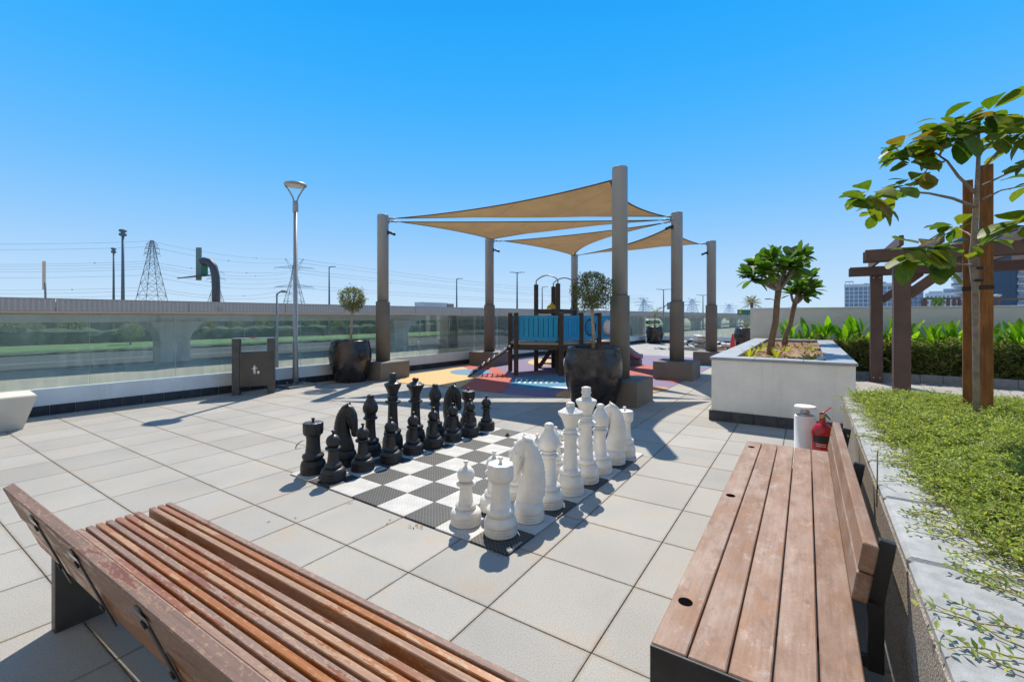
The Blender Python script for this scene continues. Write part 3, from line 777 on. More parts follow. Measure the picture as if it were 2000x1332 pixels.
bd = MB().cbox((-.243, -.162, .16), (.36, .10, .85), .006).build('bin_body', 'bronze_steel', t)
MB().box((-.235, -.13, .8505), (.35, .09, .853)).build('opening', 'black_label', t)
MB().lathe([(.05, 1.137), (.055, 1.15), (.05, 1.153), (.04, 1.14)], 14, Matrix.Translation((-.02, 0, 0))).build('ashtray', 'red_gloss', t)
# white tidy-man pictogram on the bin
mb = MB(); y = -.1632; Y2 = -.1645
def slab(pts): 
    mb.add([(px_, y, pz) for px_, pz in pts] + [(px_, Y2, pz) for px_, pz in pts], [tuple(range(len(pts), 2 * len(pts))), tuple(range(len(pts) - 1, -1, -1))] + [(i, (i + 1) % len(pts), len(pts) + (i + 1) % len(pts), len(pts) + i) for i in range(len(pts))])
ox, oz = .02, .50
slab([(ox + .014 * math.cos(i), oz + .075 + .014 * math.sin(i)) for i in [2 * PI * q / 10 for q in range(10)]])
slab([(ox - .02, oz - .01), (ox + .016, oz - .01), (ox + .02, oz + .055), (ox - .018, oz + .055)])
slab([(ox - .016, oz - .085), (ox - .004, oz - .085), (ox, oz - .012), (ox - .018, oz - .012)]); slab([(ox + .008, oz - .085), (ox + .02, oz - .085), (ox + .014, oz - .012), (ox, oz - .012)])
slab([(ox + .018, oz + .045), (ox + .026, oz + .052), (ox + .056, oz + .012), (ox + .048, oz + .006)])
slab([(ox + .05, oz - .085), (ox + .085, oz - .085), (ox + .09, oz - .03), (ox + .045, oz - .03)]); slab([(ox - .05, oz + .01), (ox - .043, oz + .004), (ox - .018, oz + .04), (ox - .02, oz + .052)])
mb.build('pictogram', 'white_paint', bd)

# ---------------------------------------------------------------- cast concrete bench at the left edge
t = Vector((-6.82, 6.26, 0)); 
mb = MB(); L_ = 1.6
lo = [(-L_, 0), (0, 0), (0, .42), (-L_, .42)]; hi = [(-L_ - .16, -.13), (.13, -.13), (.13, .55), (-L_ - .16, .55)]
vs = [(x, y_, 0) for x, y_ in lo] + [(x, y_, .46) for x, y_ in hi] + [(x * 1.0, y_, .475) for x, y_ in [(a_ + (.012 if a_ < 0 else -.012), b_ + (.012 if b_ < 0 else -.012)) for a_, b_ in hi]]
mb.add(vs, [(3, 2, 1, 0), (8, 9, 10, 11)] + [(i, (i + 1) % 4, 4 + (i + 1) % 4, 4 + i) for i in range(4)] + [(4 + i, 4 + (i + 1) % 4, 8 + (i + 1) % 4, 8 + i) for i in range(4)])
tag(mb.build('concrete_bench', 'concrete_cream', None, t, PANG), 'cream concrete block bench with flared sides at the left edge of the photo', 'bench')
# ---------------------------------------------------------------- the chess board
BO = Vector((-1.407, 2.8456, 0)) * H; BT = -.6109; BS = .2121 * H
BU = Vector((math.cos(BT), math.sin(BT), 0)); BV = Vector((-math.sin(BT), math.cos(BT), 0))
brd = thing('chess_board', 'giant black and white chess board of clip-together mats on the paving', 'chess board', BO, BT)
ms_ = {}
for c_ in ('white', 'black'): ms_[c_] = MB().cbox((-BS / 2 + .0012, -BS / 2 + .0012, .001), (BS / 2 - .0012, BS / 2 - .0012, .013), .0025).mesh('square', 'mat_' + c_)
for i in range(8):
    for j in range(8):
        o = obj('square', ms_['black' if (i + j) % 2 else 'white'], brd, ((i + .5) * BS, (j + .5) * BS, R.uniform(0, .001)), R.gauss(0, .003))
        o['label'] = ('black' if (i + j) % 2 else 'white') + ' perforated mat square'
        if i == 7 and j == 0: sq = o
fc = bpy.data.curves.new('lettering', 'FONT'); fc.body = 'MegaChess'; fc.size = .036; fc.extrude = .0003; fc.materials.append(MATS['pebble'])
fo = bpy.data.objects.new('lettering', fc); COL.objects.link(fo); bpy.context.view_layer.update()
lme = bpy.data.meshes.new_from_object(fo.evaluated_get(bpy.context.evaluated_depsgraph_get())); bpy.data.objects.remove(fo)
obj('lettering', lme, sq, (BS / 2 - .012, -BS / 2 + .03, .0138), PI / 2)

# ---------------------------------------------------------------- chess pieces
def base_prof(r, h):   # grooved drum with a rounded shoulder
    p = [(r * .97, 0), (r, .006)]
    for z in (.022, .040, .058): p += [(r, z - .005), (r * .945, z), (r, z + .005)]
    for i in range(1, 7):
        a = PI / 2 * i / 6; p.append((r * (.62 + .38 * math.cos(a)), .064 + (h - .064) * math.sin(a) ** .9))
    return p
def ring(r, z, t, r0): return [(r0, z - t * .55), (r * .93, z - t * .5), (r, z - t * .15), (r, z + t * .15), (r * .93, z + t * .5), (r0, z + t * .55)]
def ballp(r, z, a0=-1.2, a1=PI / 2, n=9): return [(max(1e-5, r * math.cos(a0 + (a1 - a0) * i / n)), z + r * math.sin(a0 + (a1 - a0) * i / n)) for i in range(n + 1)]
KNOB = lambda z: [(.0115, z), (.0105, z + .02), (.0125, z + .026), (.019, z + .034), (.019, z + .042), (.013, z + .046), (1e-5, z + .047)]
PIE = {}
def pm(nm, prof, n=40, fn=None): return (nm, MB().lathe(prof, n, None, True, fn))
PIE['pawn'] = [pm('base', base_prof(.116, .115)), pm('stem', [(.07, .105), (.078, .125), (.080, .135), (.076, .147), (.060, .152), (.055, .165), (.048, .22), (.045, .275), (.05, .285)] + ring(.074, .297, .022, .05)), pm('head', [(.045, .305)] + ballp(.066, .362)), pm('knob', KNOB(.422), 14)]
def crown(q, t_, r, z):
    if z > .445 and r > .06:
        n_ = max(0, min(1, (z - .445) / .03)); k_ = 1 - .085 * n_ * max(0, math.cos(8 * t_)) ** .6 if math.cos(8 * t_) > 0 else 1
        return Vector((q.x * k_, q.y * k_, q.z))
    return q
PIE['rook'] = [pm('base', base_prof(.119, .135)), pm('stem', [(.085, .125), (.099, .150), (.104, .165), (.099, .182), (.080, .190), (.074, .20), (.066, .27), (.064, .34), (.072, .372), (.09, .385)]),
   pm('crown', [(.08, .375), (.093, .392), (.094, .40), (.092, .404), (.095, .41), (.0955, .455), (.096, .475), (.0955, .492), (.090, .498), (.05, .4985), (1e-5, .499)], 80, crown), pm('knob', KNOB(.497), 14)]
cw_ = PIE['rook'][2][1]
for i in range(8):
    X = Matrix.Rotation(2 * PI * (i + .5) / 8, 4, 'Z'); cw_.box((.0945, -.014, .425), (.0958, .014, .436), X)
PIE['bishop'] = [pm('base', base_prof(.117, .14)), pm('stem', [(.08, .13), (.093, .150), (.096, .163), (.09, .178), (.072, .186), (.062, .20), (.055, .29), (.052, .39), (.058, .40)] + ring(.079, .415, .024, .058) + ring(.064, .444, .018, .05)),
   pm('head', [(.045, .45), (.06, .462), (.076, .485), (.084, .515), (.082, .545), (.07, .58), (.053, .612), (.04, .632), (.034, .64), (.039, .648), (.04, .66), (.034, .672), (.02, .679), (1e-5, .681)], 40)]
def scal(q, t_, r, z):
    if abs(z - .700) < .013: 
        s_ = 1 + .045 * abs(math.sin(6 * t_)); return Vector((q.x * s_, q.y * s_, q.z + .012 * abs(math.sin(6 * t_)) - .006))
    return q
PIE['queen'] = [pm('base', base_prof(.119, .165)), pm('stem', [(.082, .155), (.096, .18), (.099, .193), (.092, .208), (.073, .216), (.064, .235), (.058, .33), (.053, .47), (.058, .49)] + ring(.088, .508, .024, .06) + ring(.068, .542, .018, .055) + [(.052, .56)]),
   pm('head', [(.05, .555), (.055, .58), (.066, .62), (.084, .66), (.102, .69), (.107, .700), (.104, .71), (.088, .716), (.07, .735), (.045, .748), (.03, .752), (.034, .757), (.041, .772), (.037, .789), (.02, .797), (1e-5, .799)], 48, scal)]
PIE['king'] = [pm('base', base_prof(.119, .175)), pm('stem', [(.083, .165), (.097, .19), (.1, .203), (.093, .218), (.074, .226), (.065, .25), (.058, .36), (.053, .51), (.06, .53)] + ring(.093, .548, .026, .06) + ring(.062, .585, .018, .055) + ring(.068, .608, .018, .055) + [(.052, .63)]),
   pm('head', [(.05, .622), (.058, .65), (.077, .70), (.096, .74), (.10, .752), (.096, .765), (.08, .772), (.05, .785), (.042, .79)]),
   pm('finial', [(.04, .786), (.044, .80), (.044, .806), (.038, .811), (.038, .82), (.048, .827), (.048, .842), (.042, .848), (.042, .862), (.045, .868), (.042, .884), (.02, .890), (1e-5, .891)], 24)]
# knight: neck and head swept along a curve, ears, mane, facing local -x
def knight():
    nk = MB()
    sp = [((.000, .11), .100, .085), ((.005, .16), .104, .084), ((.018, .22), .098, .078), ((.030, .29), .090, .070), ((.034, .36), .082, .063), ((.030, .43), .076, .056), ((.018, .50), .068, .050), ((.000, .555), .056, .044), ((-.016, .590), .036, .034), ((-.024, .608), .012, .014)]
    nk.tube([(p[0], 0, p[1]) for p, a, b in sp], [(b, a) for p, a, b in sp], 22, up=(1, 0, .001))
    hd = [((.020, .575), .030, .030), ((-.014, .590), .046, .042), ((-.046, .560), .058, .049), ((-.072, .505), .060, .050), ((-.088, .445), .052, .044), ((-.098, .390), .042, .037), ((-.104, .345), .037, .034), ((-.106, .310), .034, .031), ((-.104, .290), .022, .022), ((-.103, .284), .006, .008)]
    nk.tube([(p[0], 0, p[1]) for p, a, b in hd], [(b, a) for p, a, b in hd], 20, up=(1, 0, .001))
    for s_ in (-1, 1):
        nk.tube([(-.020, s_ * .026, .592), (-.034, s_ * .032, .622), (-.046, s_ * .028, .645)], [.020, .014, .002], 8)
        nk.ball((-.092, s_ * .042, .505), .012, 8, 5); nk.ball((-.128, s_ * .020, .315), .010, 8, 5)
        nk.tube([(-.05, s_ * .047, .48), (-.07, s_ * .046, .42), (-.085, s_ * .038, .36)], [.012, .010, .004], 6)
    mn = MB()
    for i in range(15):
        s_ = i / 14; z = .19 + .41 * s_
        k_ = min(range(len(sp) - 1), key=lambda q: abs((sp[q][0][1] + sp[q + 1][0][1]) / 2 - z)); f_ = (z - sp[k_][0][1]) / (sp[k_ + 1][0][1] - sp[k_][0][1])
        x = (sp[k_][0][0] + sp[k_][1]) * (1 - f_) + (sp[k_ + 1][0][0] + sp[k_ + 1][1]) * f_
        mn.ball((x - .010, 0, z), .022, 10, 6, (1.0, .75, 1.05))
    return [pm('base', base_prof(.119, .15)), ('head', nk), ('mane', mn)]
PIE['knight'] = knight()
proto = {}
def piece(kind, colr, u, v, label, rz=0, group=None):
    p = BO + BU * (u * BS) + BV * (v * BS); p.z = .014; key = (kind, colr)
    nm = 'chess_' + kind
    if key not in proto:
        t = thing(nm, label, 'chess piece', p, rz, group)
        for pn_, b_ in PIE[kind]: b_.build(pn_, colr + '_plastic', t)
        proto[key] = t
    else: t = dup(proto[key], p, rz, label, group)
    return t
j = lambda s_=.04: R.uniform(-s_, s_)
kinds = {'black': ['rook', 'knight', 'bishop', 'king', 'queen', 'bishop', 'knight', 'rook'], 'white': ['rook', 'knight', 'bishop', 'queen', 'king', 'bishop', 'knight', 'rook']}
lab = {('black', 0): 'black castle-topped rook on the left corner of the board', ('black', 1): 'black horse-head knight between the near black rook and bishop', ('black', 2): 'black slit-headed bishop between the near knight and the black king',
       ('black', 3): 'black king, the tallest of the dark pieces', ('black', 4): 'black queen with scalloped crown beside the black king', ('black', 5): 'black bishop between the black queen and the far knight',
       ('black', 6): 'black horse-head knight near the play surface, beside the far rook', ('black', 7): 'black rook at the far end of the back row, behind the last pawns',
       ('white', 0): 'large white rook nearest the camera on the near corner of the board', ('white', 1): 'white horse-head knight right behind the nearest white rook', ('white', 2): 'white bishop between the near knight and the white queen',
       ('white', 3): 'white queen with scalloped crown beside the white king', ('white', 4): 'white king with a drum-shaped finial, tallest white piece', ('white', 5): 'white bishop between the white king and the far knight',
       ('white', 6): 'white horse-head knight next to the farthest white rook', ('white', 7): 'white rook on the far right corner, below the column block'}
pw = ['near rook', 'near knight', 'near bishop', None, None, 'far bishop', 'far knight', 'far rook']
for c_, ub, up_, face in (('black', .5, 1.5, BT + PI), ('white', 7.5, 6.5, BT)):
    for v in range(8):
        du = dv_ = 0
        if c_ == 'white' and v == 0: du, dv_ = -.16, .16
        if c_ == 'white' and v == 1: du, dv_ = -.05, .05
        rz = face + j(.25)
        if c_ == 'white' and v == 1: rz = BT + .45
        if c_ == 'white' and v == 6: rz = BT + .35
        if c_ == 'black' and v in (1, 6): rz = BT + PI + (.50 if v == 1 else .35)
        piece(kinds[c_][v], c_, ub + du + j(), v + .5 + dv_ + j(), lab[c_, v], rz, c_ + ' chess pieces on the back row')
        who = pw[v] or kinds[c_][v]
        piece('pawn', c_, up_ + j() + (-.05 if c_ == 'white' and v == 0 else 0), v + .5 + j() + (.12 if c_ == 'white' and v == 0 else 0), '%s ball-headed pawn standing in front of the %s %s' % (c_, c_, who) if pw[v] is None else '%s ball-headed pawn in front of the %s %s' % (c_, who.split()[0] + ' ' + c_, who.split()[1]), R.uniform(0, 6), c_ + ' chess pawns')
# a knob that came off and lies on the board; leaf bits around
kb = MB().lathe([(.03, 0), (.03, .012), (.012, .016), (.011, .03), (.016, .034), (1e-4, .036)], 14)
tag(kb.build('loose_knob', 'black_plastic', None, G(991, 851, .014)), 'small black knob lying on a dark square at the far side of the board', 'knob')
rr = random.Random(12); mb = MB()
for (x, y, n, sp) in ((812, 1027, 9, 9), (818, 1022, 5, 6), (707, 937, 2, 3), (836, 962, 2, 3), (685, 981, 2, 4), (972, 1078, 3, 6), (602, 943, 3, 6), (560, 1013, 2, 12), (760, 1020, 2, 10)):
    for i in range(n):
        p = G(x + rr.gauss(0, sp), y + rr.gauss(0, sp * .35), .006); leafgeo(mb, p, Vector((rr.gauss(0, 1), rr.gauss(0, 1), .1)), Vector((0, 0, 1)), rr.uniform(.015, .035), .010, .2)
tag(mb.build('dry_leaves', 'dry_leaf'), 'scattered dry brown leaf crumbs along the near edge of the board', 'leaves', kind='stuff')
p = G(577, 877)
tag(MB().tube(bez((0, 0, .006), (-.01, .05, .07), (.06, .12, .075), 6), [.004, .008, .011, .011, .010, .007, .003], 5, True, (1, .35)).build('curled_leaf', 'bark_grey', None, p), 'curled dry leaf standing on the paving left of the black rook', 'leaf')

# ---------------------------------------------------------------- near benches
# right: bleached planks on black steel, local y along its length
t = thing('plank_bench', 'pale sun-bleached plank bench with backrest on black steel frame, at the lower right', 'bench', W(-.446, 1.54), TH)
pwid = .114; gp = .0065; LB_ = 3.0
pmesh = MB().cbox((0, .008, .41), (pwid, LB_, .45), .004).mesh('plank', 'plank_bleached')
for i in range(5):
    o = obj('plank', pmesh, t, (i * (pwid + gp), 0, 0))
    if i == 0:
        hm = MB()
        for y_ in (.30, 1.55, 2.80): hm.lathe([(.027, .4504), (.027, .4512), (1e-4, .4512)], 24, Matrix.Translation((.05, y_, 0)), False)
        hm.build('bolt_holes', 'hole_dark', o)
for y_ in (-.004, 2.5):
    MB().cbox((.0, y_, 0), (.595, y_ + .011, .446 if y_ < 0 else .405), .002).build('leg', 'dark_steel', t)
MB().box((.03, .008, .36), (.07, 2.5, .409)).box((.5, .008, .36), (.54, 2.5, .409)).build('rail', 'dark_steel', t)
tl = math.radians(9)
def backx(h): return .605 + math.sin(tl) * h
Xb = Matrix.Translation((.590, 0, .480)) @ Matrix.Rotation(tl, 4, 'Y')
bm_ = MB().cbox((0, .62, 0), (.05, 2.98, .112), .005, None).mesh('back_plank', 'plank_bleached')
for i in range(2): obj('back_plank', bm_, t, mtx=Xb @ Matrix.Translation((0, 0, i * .118)))
for y_ in (.66, 1.75, 2.72):
    m_ = MB(); m_.cbox((.052, y_, -.01), (.104, y_ + .032, .245), .003, Xb)
    m_.cbox((.642, y_, .2), (.694, y_ + .032, .484), .003); m_.box((.45, y_ + .002, .21), (.645, y_ + .03, .25)).build('back_support', 'dark_steel', t)
# left: slatted bench seen from behind, local x along its length, y towards the board
THL = -.563; AL = Vector((math.cos(THL), math.sin(THL), 0)); BL_ = Vector((-math.sin(THL), math.cos(THL), 0)); LO = AL * -3.184 + BL_ * .625
t = thing('slatted_bench', 'long slatted bench with peeling reddish varnish and leaning backrest, at the lower left', 'bench', LO, THL)
LL = 3.1; sw_ = .0292
ys = []; y_ = .568
for i in range(12):
    ys.append(y_ - sw_); y_ -= sw_ + .0115
    if i == 2: y_ -= .032
smesh = MB().cbox((0, 0, .385), (LL, sw_, .45), .003).mesh('slat', 'slat_peeling')
for y0 in ys: obj('slat', smesh, t, (0, y0, 0))
for x_ in (.085, 1.5, 2.9):
    MB().cbox((x_, .045, 0), (x_ + .010, .52, .383), .002).cbox((x_ - .05, .045, 0), (x_ - .001, .053, .383), .001).build('leg', 'grey_steel', t)
MB().box((.06, .08, .35), (3.0, .12, .384)).box((.06, .46, .35), (3.0, .50, .384)).build('rail', 'grey_steel', t)
tl = math.radians(20)
Xr = Matrix.Translation((0, .025, .466)) @ Matrix.Rotation(tl, 4, 'X')
b0 = MB().cbox((.10, -.040, .172), (LL, 0, .345), .004).mesh('back_board', 'slat_peeling'); b1 = MB().cbox((.10, -.034, .0), (LL, -.002, .152), .004).mesh('back_board', 'slat_peeling')
u_ = obj('back_board', b0, t, mtx=Xr); obj('back_board', b1, t, mtx=Xr)
for x_ in (.55, 1.05, 1.62, 2.2):
    bk = MB().cbox((x_ + .007, -.046, -.02), (x_ + .038, -.039, .330), .002, Xr).build('back_support', 'grey_steel', t)
    for zb in (.07, .27): MB().lathe([(.014, 0), (.014, .006), (1e-4, .007)], 10, Xr @ Matrix.Translation((x_ + .022, -.046, zb)) @ Matrix.Rotation(PI / 2, 4, 'X')).build('bolt', 'dark_steel', bk)
    MB().cbox((x_ - .03, -.0475, .290), (x_ + .075, -.0462, .312), .0004, Xr).build('plate', 'steel', bk)
# ---------------------------------------------------------------- leaves as single pieces
def bigleaf(name, mat, prof, bend, fold=.12, wav=.0):
    vs = []; fs = []
    for i, (x, w_) in enumerate(prof):
        z = -bend * x * x
        if w_ < 1e-4: vs.append((x, 0, z)); continue
        vs += [(x, -w_, z + fold * w_ + wav * math.sin(9 * x)), (x, 0, z), (x, w_, z + fold * w_ - wav * math.sin(9 * x))]
    n = len(prof); k_ = 1
    fs += [(0, 1, 2), (0, 2, 3)]
    for i in range(n - 3):
        b_ = 1 + 3 * i; fs += [(b_, b_ + 3, b_ + 4, b_ + 1), (b_ + 1, b_ + 4, b_ + 5, b_ + 2)]
    b_ = 1 + 3 * (n - 3); t_ = len(vs) - 1
    fs += [(b_, t_, b_ + 1), (b_ + 1, t_, b_ + 2)]
    mb = MB(); mb.add(vs, fs, True); return mb.mesh(name, mat)
OB = [(0, 0), (.12, .08), (.36, .24), (.60, .33), (.82, .28), (.95, .13), (1, 0)]
LN = [(0, 0), (.12, .08), (.4, .16), (.65, .19), (.85, .14), (.95, .06), (1, 0)]
GN = [(0, 0), (.15, .05), (.4, .115), (.65, .105), (.85, .06), (.94, .03), (1, 0)]
L_tree = [bigleaf('leaf', 'leaf_tree', OB, b_, .25, .012) for b_ in (.05, .28, .5)]
L_old = [bigleaf('leaf', 'leaf_old', OB, b_, .2, .012) for b_ in (.2, .45)]
L_plu = [bigleaf('leaf', 'leaf_plumeria', LN, b_, .2) for b_ in (.05, .25, .45)]
L_gin = [bigleaf('leaf', 'leaf_ginger', GN, b_, .25) for b_ in (.05, .2, .4)]
L_yel = [bigleaf('leaf', 'leaf_yellow', GN, b_, .25) for b_ in (.1, .35)]
def put(me, parent, p, d, up, L, name='leaf', wid=1.0):
    return obj(name, me, parent, mtx=orient(p, d, up) @ Matrix.Diagonal((L, L * wid, L, 1)))

# ---------------------------------------------------------------- white planter with the plumerias
M('planter_cap', (.30, .325, .355), .5, .1, 8, .12, 120, 0, .5, .05)
OP = W(-1.21, 7.385); PWd, PDp = 1.75, 7.05
t = thing('planter', 'big white rendered planter with grey stone rim and black skirting right of the chess board', 'planter', OP, TH)
mb = MB(); wt = .24
mb.box((0, 0, -.05), (PWd, wt, .914)).box((0, PDp - wt, -.05), (PWd, PDp, .914)).box((0, wt, -.05), (wt, PDp - wt, .914)).box((PWd - wt, wt, -.05), (PWd, PDp - wt, .914))
mb.build('wall', 'white_paint', t)
sk = .297; me = MB().cbox((.002, -.034, -.01), (sk - .002, -.001, .15), .004).mesh('skirting_tile', 'dark_stone')
for i in range(6): obj('skirting_tile', me, t, (-.034 + i * (PWd + .068) / 6, 0, 0)).scale = ((PWd + .068) / 6 / sk, 1, 1)
for i in range(24):
    obj('skirting_tile', me, t, (PWd, i * sk, 0), PI / 2)
    obj('skirting_tile', me, t, (0, (i + 1) * sk, 0), -PI / 2)
rim = .31; cl_ = .63
def slabm(lx, ly): return MB().cbox((.0015, .0015, .915), (lx - .0015, ly - .0015, .956), .004).mesh('coping_slab', 'planter_cap')
nx = 3; sx = (PWd + .05) / nx
m1_ = slabm(sx, rim + .025)
for i in range(nx):
    obj('coping_slab', m1_, t, (-.025 + i * sx, -.025, 0)); obj('coping_slab', m1_, t, (-.025 + i * sx, PDp - rim, 0))
ny = 10; sy = (PDp - 2 * rim) / ny; m2_ = slabm(rim + .025, sy)
for i in range(ny):
    obj('coping_slab', m2_, t, (-.025, rim + i * sy, 0)); obj('coping_slab', m2_, t, (PWd - rim, rim + i * sy, 0))
rr = random.Random(4); mb = MB(); nx_, ny_ = 14, 60; vs = []
for jy in range(ny_ + 1):
    for ix in range(nx_ + 1): vs.append((.2 + (PWd - .4) * ix / nx_, .2 + (PDp - .4) * jy / ny_, .875 + rr.uniform(-.012, .025)))
mb.add(vs, [(a_ * (nx_ + 1) + b_, a_ * (nx_ + 1) + b_ + 1, (a_ + 1) * (nx_ + 1) + b_ + 1, (a_ + 1) * (nx_ + 1) + b_) for a_ in range(ny_) for b_ in range(nx_)])
mb.build('mulch', 'leaf_litter', t)
mb = MB()
for i in range(900):
    p = Vector((rr.uniform(.33, PWd - .33), rr.uniform(.35, 6.5), .895)); leafgeo(mb, p, Vector((rr.gauss(0, 1), rr.gauss(0, 1), rr.gauss(0, .4))), Vector((0, 0, 1)), rr.uniform(.04, .10), rr.uniform(.02, .04), rr.uniform(-.3, .3))
tag(mb.build('fallen_leaves', 'dry_leaf', t), kind='stuff')
def pl_pt(x, y, z): q = OP + A * x + B * y; q.z = z; return q
mb = MB(); mb.tube([(PWd + .34, 1.6, .012), (PWd + .03, 1.75, .36)], .012, 8)
tag(mb.build('leaning_rod', 'dark_steel', None, OP, TH), 'thin dark rod leaning on the right side of the white planter', 'rod')
tag(MB().tube([pl_pt(*q) - OP for q in ((.40, .55, .90), (.62, .62, .915), (.9, .52, .91), (1.2, .60, .918), (1.38, .9, .905))], .011, 7).build('drip_hose', 'black_label', None, OP), 'black drip hose on the mulch at the front of the white planter', 'hose')
for (x, y, s_, lb) in ((1.40, .85, .075, 'largest pale pebble on the right rim side of the planter soil'), (1.36, .60, .05, 'pale pebble nearest the front right of the planter soil'), (1.37, 1.25, .055, 'pale pebble farther back along the right rim of the planter soil'), (.72, 2.3, .06, 'pale pebble beside the front plumeria trunk')):
    mb = MB(); mb.ball((0, 0, 0), s_, 12, 8, (1.15, .85, .6)); tag(mb.build('pebble', 'pebble', None, pl_pt(x, y, .905 + s_ * .3), rr.uniform(0, 3)), lb, 'pebble', 'pebbles in the planter')
def plumeria(p, label, fork, tips, seed, nl):
    rr = random.Random(seed); t = thing('plumeria_tree', label, 'tree', p, 0, 'plumeria trees in the white planter')
    f = Vector(fork) - p
    MB().tube([(0, 0, -.03), (.03, 0, f.z * .25), (f.x * .4 + .035, f.y * .4, f.z * .5), (f.x * .8, f.y * .8, f.z * .8), f], [.064, .056, .053, .050, .052], 12).build('trunk', 'bark', t)
    for q in tips:
        e = Vector(q) - p; m = (f + e) / 2 + Vector((0, 0, -.06)) + rnddir(rr) * .04
        MB().tube(bez(f - Vector((0, 0, .03)), m, e, 6), [.040, .036, .033, .030, .028, .026, .024], 9).build('branch', 'bark_grey', t)
        d0 = (e - m).normalized()
        for i in range(nl):
            a = i * 2.4 + rr.uniform(-.3, .3); el = rr.uniform(-.7, 1.1)
            d = Vector((math.cos(a) * math.cos(el), math.sin(a) * math.cos(el), math.sin(el))) + d0 * .35
            put(rr.choice(L_plu), t, e + Vector((0, 0, rr.uniform(-.09, .03))) + d * .015, d, Vector((0, 0, 1)) + rnddir(rr) * .4, rr.uniform(.20, .31), 'leaf', 1.4)
    return t
p1 = pl_pt(.66, 1.95, .87); Y1 = p1.y
plumeria(p1, 'front plumeria with a thick leaning trunk and broad crown in the white planter', At(1521, 563, Y1),
    [At(1470, 538, Y1 - .25), At(1490, 515, Y1 + .2), At(1512, 506, Y1 - .3), At(1562, 502, Y1 + .1), At(1537, 518, Y1 - .15), At(1478, 520, Y1 + .35), At(1530, 540, Y1 + .35), At(1500, 530, Y1 - .4), At(1552, 522, Y1 - .3), At(1538, 505, Y1 + .2)], 21, 24)
p2 = pl_pt(.78, 4.85, .87); Y2_ = p2.y
plumeria(p2, 'smaller plumeria behind the front one in the white planter', At(1553, 590, Y2_),
    [At(1580, 545, Y2_), At(1562, 558, Y2_ - .3), At(1588, 562, Y2_ + .3), At(1570, 575, Y2_ - .2), At(1545, 572, Y2_), At(1560, 540, Y2_ + .4)], 22, 22)
def clump(name, p, label, leaves, n, L, group, seed, cat='plant', el=(.5, 1.35), wid=1.0):
    rr = random.Random(seed); t = thing(name, label, cat, p, 0, group)
    for i in range(n):
        a = i * 2.4 + rr.uniform(-.4, .4); e = rr.uniform(*el); d = Vector((math.cos(a) * math.cos(e), math.sin(a) * math.cos(e), math.sin(e)))
        put(rr.choice(leaves), t, Vector((math.cos(a), math.sin(a), 0)) * rr.uniform(0, .05), d, Vector((math.cos(a) * -.5, math.sin(a) * -.5, 1)), L * rr.uniform(.6, 1.1), 'leaf', wid)
    return t
for i, (x, y, n, lb) in enumerate(((.42, .75, 9, 'yellow-green plant at the front left corner of the planter soil'), (.42, 1.55, 10, 'yellow-green plant second from the front along the left rim of the planter'), (.44, 2.5, 10, 'yellow-green plant third from the front along the left rim of the planter'),
        (.80, .95, 9, 'yellow-green plant in front of the front plumeria trunk'), (1.28, .95, 10, 'yellow-green plant near the pebbles at the right of the planter'), (1.25, 3.2, 9, 'yellow-green plant right of the plumeria trunks'), (.86, 2.75, 9, 'yellow-green plant between the two plumeria trunks'), (.46, 3.9, 8, 'yellow-green plant farthest back along the left rim of the planter'))):
    clump('bedding_plant', pl_pt(x, y, .885), lb, L_yel, n, .20, 'yellow-green bedding plants in the planter', 60 + i, wid=1.0)

# ---------------------------------------------------------------- raised bed at the right
THB = -.589; A2 = Vector((math.cos(THB), math.sin(THB), 0)); B2 = Vector((-math.sin(THB), math.cos(THB), 0))
OBd = Vector((3.709, 5.03, 0))
t = thing('raised_bed', 'raised planting bed with aggregate wall and pale grey coping slabs along the right side', 'raised bed', OBd, THB)   # local x = across, y = away (negative towards the camera)
MB().cbox((0, -8.2, -.05), (.16, 0, .632), .006).cbox((.16, -.16, -.05), (4.2, 0, .632), .006).build('wall', 'aggregate', t)
sl = .678; me = MB().cbox((.002, -sl + .005, .633), (.45, -.005, .682), .014).mesh('coping_slab', 'grey_stone')
for i in range(12): obj('coping_slab', me, t, (0, -.0 - i * sl, R.uniform(-.001, .0015)), R.gauss(0, .002))
me = MB().cbox((.005, -.42, .633), (sl - .005, .015, .682), .014).mesh('coping_slab', 'grey_stone')
for i in range(6): obj('coping_slab', me, t, (.453 + i * sl, -.012, R.uniform(-.001, .0015)))
rr = random.Random(8); mb = MB(); mb.add([(.2, -8.2, .60), (4.2, -8.2, .60), (4.2, -.1, .60), (.2, -.1, .60)], [(0, 1, 2, 3)]); mb.build('soil', 'soil', t)
